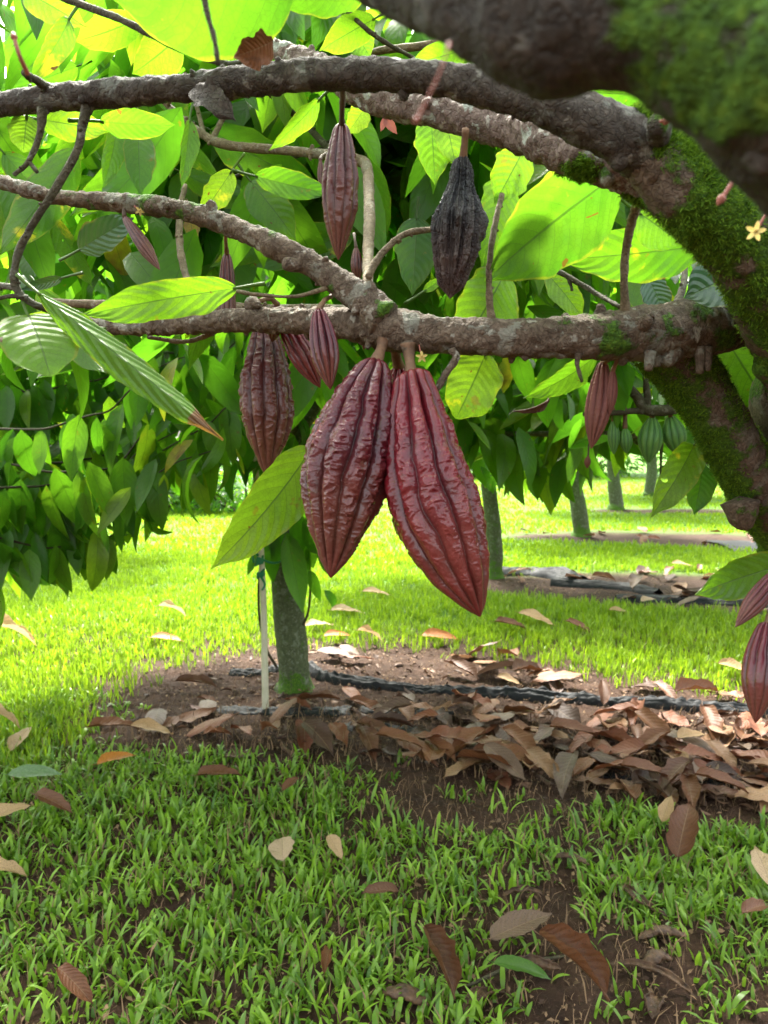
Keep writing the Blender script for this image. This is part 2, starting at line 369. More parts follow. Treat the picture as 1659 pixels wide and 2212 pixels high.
def leaf_grid(n, m, W=.36, bend=.2, fold=.15, quilt=0.0, wavy=0.0, curl=0.0, twist=0.0, seed=0, kind=0, side=0.0):
    """unit leaf: x 0..1 along, y across, z up"""
    t = np.linspace(0, 1, n + 1); s = np.linspace(-1, 1, m + 1)
    T, S = np.meshgrid(t, s, indexing='ij')
    w = leaf_outline(t, kind) * W / 2; w[0] = .004; w[-1] = .002
    y = S * w[:, None]
    if wavy: y = y * (1 + wavy * .16 * vn(np.c_[T.ravel() * 9, S.ravel() * 1.2 + seed, np.full(T.size, 3.1)], seed).reshape(T.shape))
    z = -fold * np.abs(y) * -1 * 1.0
    z = fold * np.abs(y)
    if quilt:
        ph = T * 9 - (np.abs(S) * 1.35 + S * S * .95)
        pp = np.abs(ph - np.floor(ph) - .5)
        z = z + quilt * .42 * np.sin(np.pi * (.5 - pp))  * np.clip(w[:, None] / (W / 2), 0, 1) * (.3 + .7 * np.abs(S)) * .035
    if wavy: z = z + wavy * .05 * np.abs(S) ** 1.5 * vn(np.c_[T.ravel() * 6, S.ravel() * 1.5 + seed * 3.3, np.full(T.size, 7.7)], seed + 3).reshape(T.shape)
    # curl edges upward (positive) along the width
    if curl:
        a = np.maximum(abs(curl) * np.abs(S), 1e-5); y2 = np.sin(a) / a * y
        z = z + math.copysign(1, curl) * (1 - np.cos(a)) / a * np.abs(y); y = y2
    # bend along length (droop) as an arc
    b = bend * 2.2; ang = b * T
    if abs(b) > 1e-4:
        cx = np.sin(ang) / b; cz = -(1 - np.cos(ang)) / b
        x = cx + z * np.sin(ang); zz = cz + z * np.cos(ang)
    else: x = T; zz = z
    if twist:
        ta = twist * T; y, zz = y * np.cos(ta) - zz * np.sin(ta) * 0 - 0, zz + y * np.sin(ta)
    if side: y = y + side * T * T
    V = np.stack([x, y, zz], -1).reshape(-1, 3)
    i = np.arange(n)[:, None] * (m + 1); j = np.arange(m)[None]
    q = np.stack([i + j, i + m + 1 + j, i + m + 2 + j, i + j + 1], -1).reshape(-1, 4)
    uv = np.stack([T, (S + 1) / 2], -1).reshape(-1, 2)
    return V, q, uv
def inst(tmpl, pos, X, Nn, scale, wscale=None):
    """instances of a unit leaf; X dir, Nn approx normal"""
    V, q, uv = tmpl; N_ = len(pos)
    X = X / np.linalg.norm(X, axis=1)[:, None]
    Y = np.cross(Nn, X); Y /= np.linalg.norm(Y, axis=1)[:, None] + 1e-9
    Z = np.cross(X, Y)
    ws = scale if wscale is None else scale * wscale
    W_ = pos[:, None] + V[None, :, :1] * (X * scale[:, None])[:, None] + V[None, :, 1:2] * (Y * ws[:, None])[:, None] + V[None, :, 2:] * (Z * scale[:, None])[:, None]
    Q = (q[None] + (np.arange(N_) * len(V))[:, None, None]).reshape(-1, 4)
    return W_.reshape(-1, 3), Q, np.tile(uv, (N_, 1)), len(V)
LT = [leaf_grid(7, 2, (.33, .30, .34, .31)[k], b, f, 0, 0, 0, tw, k, 0, sd) for k, (b, f, tw, sd) in enumerate([(.15, .35, .3, .03), (.4, .2, -.3, -.04), (.65, .4, .2, .05), (-.1, .5, -.2, 0)])]
def leaves_into(mb, pos, X, Nn, L, rnd, wsc=None):
    k = np.arange(len(pos)) % len(LT)
    for i, t in enumerate(LT):
        s = k == i
        if not s.any(): continue
        V, Q, uv, nv = inst(t, pos[s], X[s], Nn[s], L[s], None if wsc is None else wsc[s])
        mb.add(V, Q, uv=uv, rnd=np.repeat(rnd[s], nv))

# lower edge of the hanging foliage seen from the path
LEX = [-900, 0, 100, 250, 300, 380, 470, 520, 570, 700, 760, 820, 1000, 1040, 1120, 1220, 1270, 1350, 1440, 1500, 1700, 2600]
LEY = [1200, 1280, 1290, 1265, 1200, 1150, 1110, 1060, 1130, 1120, 960, 930, 980, 1050, 1060, 1075, 980, 975, 940, 990, 990, 1000]
def keep_above(p, marg=0):
    x, y, d = proj(p); lim = np.interp(x, LEX, LEY)
    return (y < lim + marg) | (d < .3)
def cluster_leaves(cen, out, nper, L0, L1, droop=(.2, 1.2), rs=RNG, spread=.06):
    n = len(cen); C = np.repeat(cen, nper, 0); O = np.repeat(out, nper, 0); m = len(C)
    th = rs.uniform(0, 2 * np.pi, m)
    H = np.c_[np.cos(th), np.sin(th), -rs.uniform(droop[0], droop[1], m)]
    X = H + O * .5
    L = rs.uniform(L0 * .8, L1 * 1.18, m)
    pos = C + np.c_[rs.normal(0, spread, (m, 2)), rs.normal(0, spread, m)] + H * .03
    Nn = np.c_[rs.normal(0, .45, m), rs.normal(0, .45, m), np.ones(m)]
    X = X / np.linalg.norm(X, axis=1)[:, None]
    return pos, X, Nn, L

# ------------------------------------------------------------------ ground
def poly_mask(px, py, xs, up, lo, soft=25):
    a = np.interp(px, xs, up); b = np.interp(px, xs, lo)
    return sstep(-soft, soft, py - a) * sstep(-soft, soft, b - py)
S1X = [60, 200, 400, 560, 900, 1150, 1400, 1659, 2600]; S1U = [1600, 1500, 1440, 1415, 1400, 1440, 1490, 1520, 1600]; S1L = [1600, 1620, 1640, 1650, 1665, 1700, 1740, 1760, 1850]
S2X = [1000, 1060, 1200, 1400, 1659, 2600]; S2U = [1270, 1240, 1238, 1240, 1250, 1280]; S2L = [1272, 1285, 1300, 1320, 1335, 1380]
S3X = [1080, 1150, 1400, 1659, 2600]; S3U = [1158, 1150, 1150, 1155, 1160]; S3L = [1160, 1166, 1176, 1186, 1200]
S4X = [1240, 1300, 1600, 2600]; S4U = [1102, 1099, 1100, 1103]; S4L = [1104, 1108, 1112, 1116]
def litter_mask(x, y):
    px, py, d = proj(np.c_[x, y, np.zeros_like(x)])
    dd = np.where(d > .5, 1, 0)
    m1 = poly_mask(px, py, S1X, S1U, S1L, 26) * sstep(100, 420, px)
    return dd * m1, dd * np.maximum.reduce([poly_mask(px, py, S2X, S2U, S2L, 9), poly_mask(px, py, S3X, S3U, S3L, 5), poly_mask(px, py, S4X, S4U, S4L, 3)]), px, py, d
def ground_z(x, y):
    z = .020 * vn(np.c_[x * 1.3, y * 1.3, np.zeros_like(x)], 3) + .007 * fbm(np.c_[x * 9, y * 9, np.zeros_like(x)], 3, 9)
    z = z + .016 * np.abs(fbm(np.c_[x * 22, y * 22, np.zeros_like(x)], 3, 19)) * (y < 6)
    m1, m2, _, _, _ = litter_mask(x, y)
    return z * np.exp(-np.maximum(y - 12, 0) / 8) + .006 * m1
xs = np.concatenate([-np.geomspace(2.6, 120, 40)[::-1], np.linspace(-2.5, 2.5, 260), np.geomspace(2.6, 120, 40)])
ys = np.concatenate([[-120, -40, -15, -6, -3, -1], np.linspace(0, 5, 300), np.geomspace(5.05, 300, 170)])
X_, Y_ = np.meshgrid(xs, ys, indexing='ij'); gx, gy = X_.ravel(), Y_.ravel()
gz = ground_z(gx, gy)
i = np.arange(len(xs) - 1)[:, None] * len(ys); j = np.arange(len(ys) - 1)[None]
gq = np.stack([i + j, i + len(ys) + j, i + len(ys) + j + 1, i + j + 1], -1).reshape(-1, 4)
m1, m2, gpx, gpy, gd = litter_mask(gx, gy)
lawn = sstep(5.0, 6.0, gy) * (1 - m2)
m, nt_, out = newmat('soil'); n = N(nt_); ob = n('TexCoord').outputs['Object']
a = n.noise(ob, 9, 5, .6); b = n.noise(ob, 60, 5, .7); c = n.noise(ob, 320, 3, .6)
soil = n.ramp(n.math('ADD', n.math('MULTIPLY', a, .45), n.math('MULTIPLY', b, .55)), [(.32, (.016, .007, .004)), (.5, (.040, .019, .010)), (.68, (.078, .042, .023))])
soil = n.mix(n.math('MULTIPLY', n.sm(c, .60, .72), .5), soil, (.15, .095, .055))
grs = n.ramp(n.noise(ob, 30, 5, .7), [(.3, (.035, .09, .010)), (.6, (.085, .19, .015))])
col = n.mix(n.attr('lawn'), soil, grs)
h = n.math('ADD', n.math('MULTIPLY', b, .8), n.math('MULTIPLY', c, .5))
bp = n('Bump', {'Height': h, 'Strength': .9, 'Distance': .012}).outputs[0]
nt_.links.new(n('BsdfPrincipled', {'Base Color': col, 'Roughness': .9, 'Specular IOR Level': .25, 'Normal': bp}).outputs[0], out.inputs[0])
M_SOIL = m
gr = obj('ground', np.c_[gx, gy, gz], gq, M_SOIL, origin=np.zeros(3), attrs={'lawn': lawn}); tag(gr, kind='structure')
def gzat(p):
    p = np.atleast_2d(p); return ground_z(p[:, 0], p[:, 1])

# ------------------------------------------------------------------ grass
def blades(base, dirx, L, Wd, lean, rnd, seg=4):
    """ribbons: base Nx3, dirx Nx2 lean direction, L length, Wd width, lean 0..1.6 final angle"""
    N_ = len(base); t = np.linspace(0, 1, seg + 1)
    ang = lean[:, None] * (.25 + .75 * t[None]); ds = L[:, None] / seg
    hx = np.concatenate([np.zeros((N_, 1)), np.cumsum(np.sin(ang[:, :-1]) * ds, 1)], 1)
    hz = np.concatenate([np.zeros((N_, 1)), np.cumsum(np.cos(ang[:, :-1]) * ds, 1)], 1)
    wid = np.array([.55, .95, 1.0, .80, .12][:seg + 1]) if seg == 4 else np.array([.8, 1.0, .0])
    side = np.c_[-dirx[:, 1], dirx[:, 0], np.zeros(N_)]
    ctr = base[:, None] + np.concatenate([dirx[:, None] * hx[..., None], hz[..., None]], 2)
    wv = side[:, None] * (Wd[:, None] * wid[None] / 2)[..., None]
    V = np.stack([ctr - wv, ctr + wv], 2)         # N, seg+1, 2, 3
    V = V.reshape(N_, -1, 3); nv = V.shape[1]
    k = np.arange(seg) * 2; q = np.stack([k, k + 1, k + 3, k + 2], 1)
    Q = (q[None] + (np.arange(N_) * nv)[:, None, None]).reshape(-1, 4)
    return V.reshape(-1, 3), Q, np.repeat(rnd, nv)
def grass(name, cx, cy, nb, L0, L1, w0, w1, seg, label, seed, up=.5, sp=.012, rlo=0, rhi=1):
    rs = np.random.default_rng(seed); n0 = len(cx)
    x = np.repeat(cx, nb) + rs.normal(0, sp, n0 * nb); y = np.repeat(cy, nb) + rs.normal(0, sp, n0 * nb)
    k = len(x); th = rs.uniform(0, 2 * np.pi, k); D = np.c_[np.cos(th), np.sin(th)]
    sz = np.repeat(rs.uniform(.6, 1.15, n0), nb)
    L = rs.uniform(L0, L1, k) * sz; z = ground_z(x, y) - .004
    V, Q, r = blades(np.c_[x, y, z], D, L, rs.uniform(w0, w1, k), rs.uniform(.5 if seg == 4 and up < .5 else .35, 2.15 if seg == 4 and up < .5 else 1.75, k) * (1 - up * rs.random(k)), np.clip(np.repeat(rs.uniform(rlo, rhi, n0), nb) * .6 + rs.uniform(0, .45, k), 0, 1), seg)
    o = obj(name, V, Q, M_GRASSN if name == 'foreground_grass' else M_GRASS, attrs={'rnd': r}); return tag(o, label, 'grass', None, 'stuff')
rs = np.random.default_rng(3)
# foreground tufts
n0 = 12000; x = rs.uniform(-2.4, 2.4, n0); y = rs.uniform(1.1, 3.9, n0)
m1, m2, px, py, d = litter_mask(x, y)
pn = fbm(np.c_[x * 2.2, y * 2.2, np.zeros(n0)], 3, 41)
dens = np.clip(.62 + pn * 2.0 + .3 * sstep(850, 1000, px) * sstep(1740, 1780, py) * sstep(2130, 2060, py) - .12 * sstep(500, 1700, px) * sstep(1700, 2212, py) + .5 * sstep(700, 0, px) * sstep(2050, 1700, py) - .2 * sstep(2000, 2212, py), .12, 1)
edge = sstep(1720, 1690, py) * sstep(500, 700, px)
kp = rs.random(n0) < dens * (1 - m1 ** .5) ** 2 * (1 - .5 * edge) * .60
x, y = x[kp], y[kp]
grass('foreground_grass', x, y, 8, .03, .085, .006, .014, 4, 'broad bladed green grass tufts growing in patches on the bare soil near the camera', 5, up=.10, sp=.024, rlo=.1, rhi=1.0)
# lawn behind the litter strip
n0 = 38000; y = 3.0 + 5.5 * rs.random(n0) ** .9; x = rs.uniform(-.88, .88, n0) * y
m1, m2, px, py, d = litter_mask(x, y)
kp = (py < np.interp(px, S1X, S1U) + 20 + 60 * sstep(420, 100, px)) | (px < 130)
kp &= rs.random(n0) < (1 - m1) * (1 - m2) ** 2
kp &= rs.random(n0) < .35 + .65 * sstep(10, 70, np.interp(px, S1X, S1U) - py) + .4 * (px < 200)
grass('lawn_grass', x[kp], y[kp], 5, .05, .10, .005, .009, 4, 'bright sunlit green lawn between the two rows of trees', 6, up=.7, sp=.02, rlo=.35)
n0 = 52000; y = 8.3 + 22 * rs.random(n0) ** 1.3; x = rs.uniform(-.8, .8, n0) * y
m1, m2, px, py, d = litter_mask(x, y); kp = rs.random(n0) < (1 - m2) ** 2
grass('far_lawn_grass', x[kp], y[kp], 3, .05, .09, .012, .022, 2, 'short far lawn grass fading away under the distant trees', 8, up=.7, sp=.04, rlo=.6)

# ------------------------------------------------------------------ litter crumbs (stuff)
mb = MB(); rs = np.random.default_rng(12)
n0 = 60000; x = rs.uniform(-2.6, 2.8, n0); y = 1.2 + 6.8 * rs.random(n0) ** 1.7; m1, m2, px, py, d = litter_mask(x, y)
kp = rs.random(n0) < np.maximum(np.maximum(m1, m2), .55 * (y < 3.8)); x, y = x[kp], y[kp]; k = len(x)
th = rs.uniform(0, 6.28, k); X = np.c_[np.cos(th), np.sin(th), rs.normal(0, .2, k)]
leafy = leaf_grid(2, 2, .5, .3, .3)
V, Q, uv, nv = inst(leafy, np.c_[x, y, ground_z(x, y) + rs.uniform(.001, .012, k)], X, np.c_[rs.normal(0, .5, (k, 2)), np.ones(k)], rs.uniform(.004, .026, k) , rs.uniform(.4, 1.3, k))
mb.add(V, Q, uv=uv, rnd=np.repeat(rs.random(k), nv))
k = 12000; x = rs.uniform(-2.4, 2.4, k); y = rs.uniform(1.2, 4.4, k); th = rs.uniform(0, 6.28, k)
V, Q, r = blades(np.c_[x, y, ground_z(x, y) + .002], np.c_[np.cos(th), np.sin(th)], rs.uniform(.015, .06, k), rs.uniform(.0008, .002, k), rs.uniform(1.35, 1.7, k), rs.random(k), 2)
mb.add(V, Q, rnd=r)
k = 6500; x = rs.uniform(-2.2, 2.2, k); y = rs.uniform(1.2, 3.6, k); th = rs.uniform(0, 6.28, k)
V, Q, r = blades(np.c_[x, y, ground_z(x, y) + .004], np.c_[np.cos(th), np.sin(th)], rs.uniform(.03, .09, k), rs.uniform(.0012, .004, k), rs.uniform(.9, 1.65, k), rs.uniform(.5, 1, k), 2)
mb.add(V, Q, rnd=r)
tag(mb.build('leaf_crumbs', M_STRAW), 'brown crumbled leaf bits and dead straw strewn over the soil', 'litter', None, 'stuff')

# ------------------------------------------------------------------ fallen leaves
def dryleaf_mesh(seed, W=.40, curl=.5, bend=.15, wavy=1.0, mat=M_DRY, kind=0, n=16, m=8, twist=0, name='fallen_leaf'):
    V, q, uv = leaf_grid(n, m, W, bend, .12, 1.2, wavy, curl, twist, seed, kind)
    mb = MB(); mb.add(V, q, uv=uv)
    pt, _ = tube([(.02, 0, .0), (-.06, 0, .012), (-.11, .01, .03)], [.007, .006, .007], .02, 5)
    mb.add(pt['V'], pt['q'], pt['t'], uv=np.tile([.5, .5], (len(pt['V']), 1)))
    V = np.concatenate(mb.V); V = V - np.array([.5, 0, V[:, 2].min()])
    return mesh(name, V, [np.concatenate(mb.q), np.concatenate(mb.t)], mat, uv=np.concatenate(mb.uv))
PROT = [dryleaf_mesh(s, W=w, curl=c, bend=b, wavy=wv, twist=tw) for s, w, c, b, wv, tw in
        [(1, .40, .5, .15, 1, 0), (2, .36, .9, .3, 1.4, .3), (3, .44, -.6, -.25, 1.2, -.3), (4, .38, 1.4, .2, 1.6, .5), (5, .42, .3, -.15, .8, 0), (6, .34, -1.0, .35, 1.5, .2), (7, .46, .7, .5, 1.2, -.5), (8, .40, -1.3, -.3, 1.8, .3)]]
NFL = [0]
def fallen(me, x, y, L, rz, tilt=(0, 0), dz=.004, label=None, group=None, ws=1.0):
    o = bpy.data.objects.new('fallen_leaf', me); COL.objects.link(o)
    z = float(gzat([x, y])[0]) + (.02 if group == 'leaves fallen on the lawn' and y < 3.2 else -.02 if group == 'leaves fallen on the lawn' and y > 4.6 else 0)
    o.location = (float(x), float(y), z + dz); o.rotation_euler = (tilt[0], tilt[1], rz); o.scale = (L, L * ws, L)
    tag(o, label, 'leaf', group); NFL[0] += 1; return o
rs = np.random.default_rng(21)
cnt = 0; used = []
CM = {'rust-brown': M_BROWN, 'reddish': dry_mat('reddish_leaf', [(0, (0.120, 0.036, 0.019)), (.5, (0.200, 0.065, 0.025)), (1, (0.160, 0.050, 0.020))]), 'dark brown': dry_mat('dark_leaf', [(0, (0.035, 0.015, 0.008)), (1, (0.070, 0.031, 0.017))]),
      'grey-brown': M_GREYL, 'tan': dry_mat('light_brown_leaf', [(0, (0.220, 0.111, 0.052)), (1, (0.300, 0.164, 0.082))], .2)}
SHP = {'flat': (5, .40, .25, -.08, 1.1, .15), 'curved': (1, .37, .6, .22, 1.3, .3), 'curled': (4, .46, 1.2, .2, 1.1, .2), 'arched': (3, .44, -.5, .18, .9, -.1), 'twisted': (6, .40, .6, .2, 1.2, .5), 'humped': (8, .42, -.4, .24, .8, 0)}
PM = {(c, sh): dryleaf_mesh(v[0] + 10 * ci, W=v[1], curl=v[2], bend=v[3], wavy=v[4], twist=v[5], mat=CM[c]) for ci, c in enumerate(CM) for sh, v in SHP.items()}
seen = set()
def litter_leaf(px, py, zone, Lr, tl, dz, grp):
    for _ in range(14):
        c = rs.choice(list(CM), p=[.36, .28, .12, .08, .16]); sh = rs.choice(list(SHP), p=[.3, .3, .09, .15, .08, .08]); si = rs.choice(['small', 'medium-sized', 'large'], p=[.3, .4, .3])
        lab = f'{si} {sh} {c} leaf {zone}'
        if lab not in seen: break
    seen.add(lab); f = {'small': (0, .33), 'medium-sized': (.38, .64), 'large': (.7, 1)}[si]; L = Lr[0] + (Lr[1] - Lr[0]) * rs.uniform(*f)
    g = G(px, py); fallen(PM[(c, sh)], g[0], g[1], L, rs.uniform(0, 6.28), (rs.normal(0, tl), rs.normal(0, tl)), dz, lab, grp, rs.uniform(.85, 1.15))
def zone1(px, py):
    e = 1452 + (px - 680) * .106
    if px < 430: return 'at the left end of the litter'
    if px < 575: return 'left of the white stake'
    if py < e: return 'behind the long black plastic, ' + ('near the trunk' if px < 1000 else 'centre' if px < 1200 else 'toward the right')
    if px < 720: return 'at the foot of the white stake'
    r = 'before the long black plastic' if py < e + 90 else 'at the near litter edge' if py > 1650 else 'in the middle of the litter'
    return r + (', below the left big pod' if px < 880 else ', below the right big pod' if px < 1080 else ', centre right' if px < 1350 else ', far right')
cnt = 0
while cnt < 190:
    px = 200 + 1550 * rs.random() ** .75; py = 1400 + 350 * rs.random() ** .75
    g = G(px, py); a, b2, _, _, _ = litter_mask(np.array([g[0]]), np.array([g[1]]))
    if rs.random() > a[0] ** 1.3: continue
    near = sum(1 for u in used if (u[0] - g[0]) ** 2 + (u[1] - g[1]) ** 2 < .06 ** 2)
    if near > 1 or abs(py - 6 - np.interp(px, [670, 720, 900, 1100, 1300, 1500, 1800], [1452, 1474, 1494, 1508, 1524, 1540, 1556])) < 26 or (px < 1000 and rs.random() < .45): continue
    used.append(g); litter_leaf(px, py, zone1(px, py), (.13, .28), .10, .008 + .010 * near + rs.uniform(0, .008), 'dry leaves of the brown litter strip'); cnt += 1
cnt = 0
while cnt < 42:
    px = rs.uniform(1040, 1700); py = rs.uniform(1140, 1340); g = G(px, py)
    a, b2, _, _, _ = litter_mask(np.array([g[0]]), np.array([g[1]]))
    if rs.random() > b2[0]: continue
    litter_leaf(px, py, ('in the second litter strip' if py > 1200 else 'in the distant third litter strip') + (', near the second trunk' if px < 1250 else ', toward the right' if px > 1450 else ', midway'), (.16, .3), .22, .012, 'dry leaves of the far litter strips'); cnt += 1
plastic_line = lambda px: np.interp(px, [600, 670, 720, 900, 1100, 1300, 1500, 1800], [1350, 1452, 1474, 1494, 1508, 1524, 1540, 1556])
# smaller broken leaves, too many to count
mb = MB(); n0 = 2600; px = rs.uniform(150, 1750, n0); py = rs.uniform(1390, 1770, n0); gg = np.array([G(a, b) for a, b in zip(px, py)]); m1, m2, _, _, _ = litter_mask(gg[:, 0], gg[:, 1])
gg = gg[rs.random(n0) < m1 ** 1.2 * (.25 + .25 * sstep(450, 1100, px)) * (.35 + .65 * sstep(-14, -30, py - plastic_line(px)) + .65 * sstep(30, 60, py - plastic_line(px)))]; k = len(gg); th = rs.uniform(0, 6.28, k)
for q_, tm in enumerate([leaf_grid(8, 4, .42, .2, .1, .8, 1.2, .8, .3, 3), leaf_grid(8, 4, .5, -.4, .1, .8, 1.4, -1.0, .3, 5), leaf_grid(8, 4, .36, .5, .1, .8, 1.4, 1.6, -.4, 7)]):
    i = np.arange(k) % 3 == q_; kk = i.sum()
    V, Q, uv, nv = inst(tm, np.c_[gg[i, 0], gg[i, 1], gzat(gg[i][:, :2]) + rs.uniform(.002, .010, kk)], np.c_[np.cos(th[i]), np.sin(th[i]), rs.normal(0, .15, kk)], np.c_[rs.normal(0, .22, (kk, 2)), np.ones(kk)], rs.uniform(.03, .085, kk), rs.uniform(.7, 1.3, kk))
    mb.add(V, Q, uv=uv, rnd=np.repeat(rs.random(kk), nv))
M_LIT = simple_mat('litter_leaf', (.045, .022, .014), (.19, .105, .06), 40, .6, .5, .35, .08, True)
tag(mb.build('leaf_litter', M_LIT), 'mass of small broken brown leaves covering the soil of the litter strip', 'litter', None, 'stuff')
def variant(mat, seed, **k): return dryleaf_mesh(seed, mat=mat, **k)
TAN = variant(M_TAN, 31, W=.42, curl=.4, wavy=.8); TANC = variant(M_TAN, 32, W=.36, curl=1.1, bend=.5, wavy=1.4)
ORG = variant(M_ORANGE, 33, W=.42, curl=.5, wavy=.8); BRN = variant(M_BROWN, 34, W=.42, curl=.8, bend=.25, wavy=1); GRY = variant(M_GREYL, 35, W=.44, curl=.25, bend=.05, wavy=.5, n=24, m=10)
HRT = variant(M_TAN, 36, W=.72, curl=.3, bend=.1, wavy=.9, kind=1); CRL = variant(M_BROWN, 37, W=.5, curl=1.9, bend=.3, wavy=1.6); UPR = variant(M_BROWN, 38, W=.5, curl=.9, bend=.3, wavy=.8, n=28, m=12)
GRN = dryleaf_mesh(39, W=.34, curl=.4, bend=.2, wavy=.4, mat=simple_mat('fresh_green_leaf', (.03, .085, .006), (.055, .13, .009), 30, .45, .2, .4, .1)); SIL = dryleaf_mesh(40, W=.36, curl=.3, bend=.1, wavy=.5, mat=simple_mat('silver_green_leaf', (.07, .13, .05), (.14, .21, .10), 30, .45, .3))
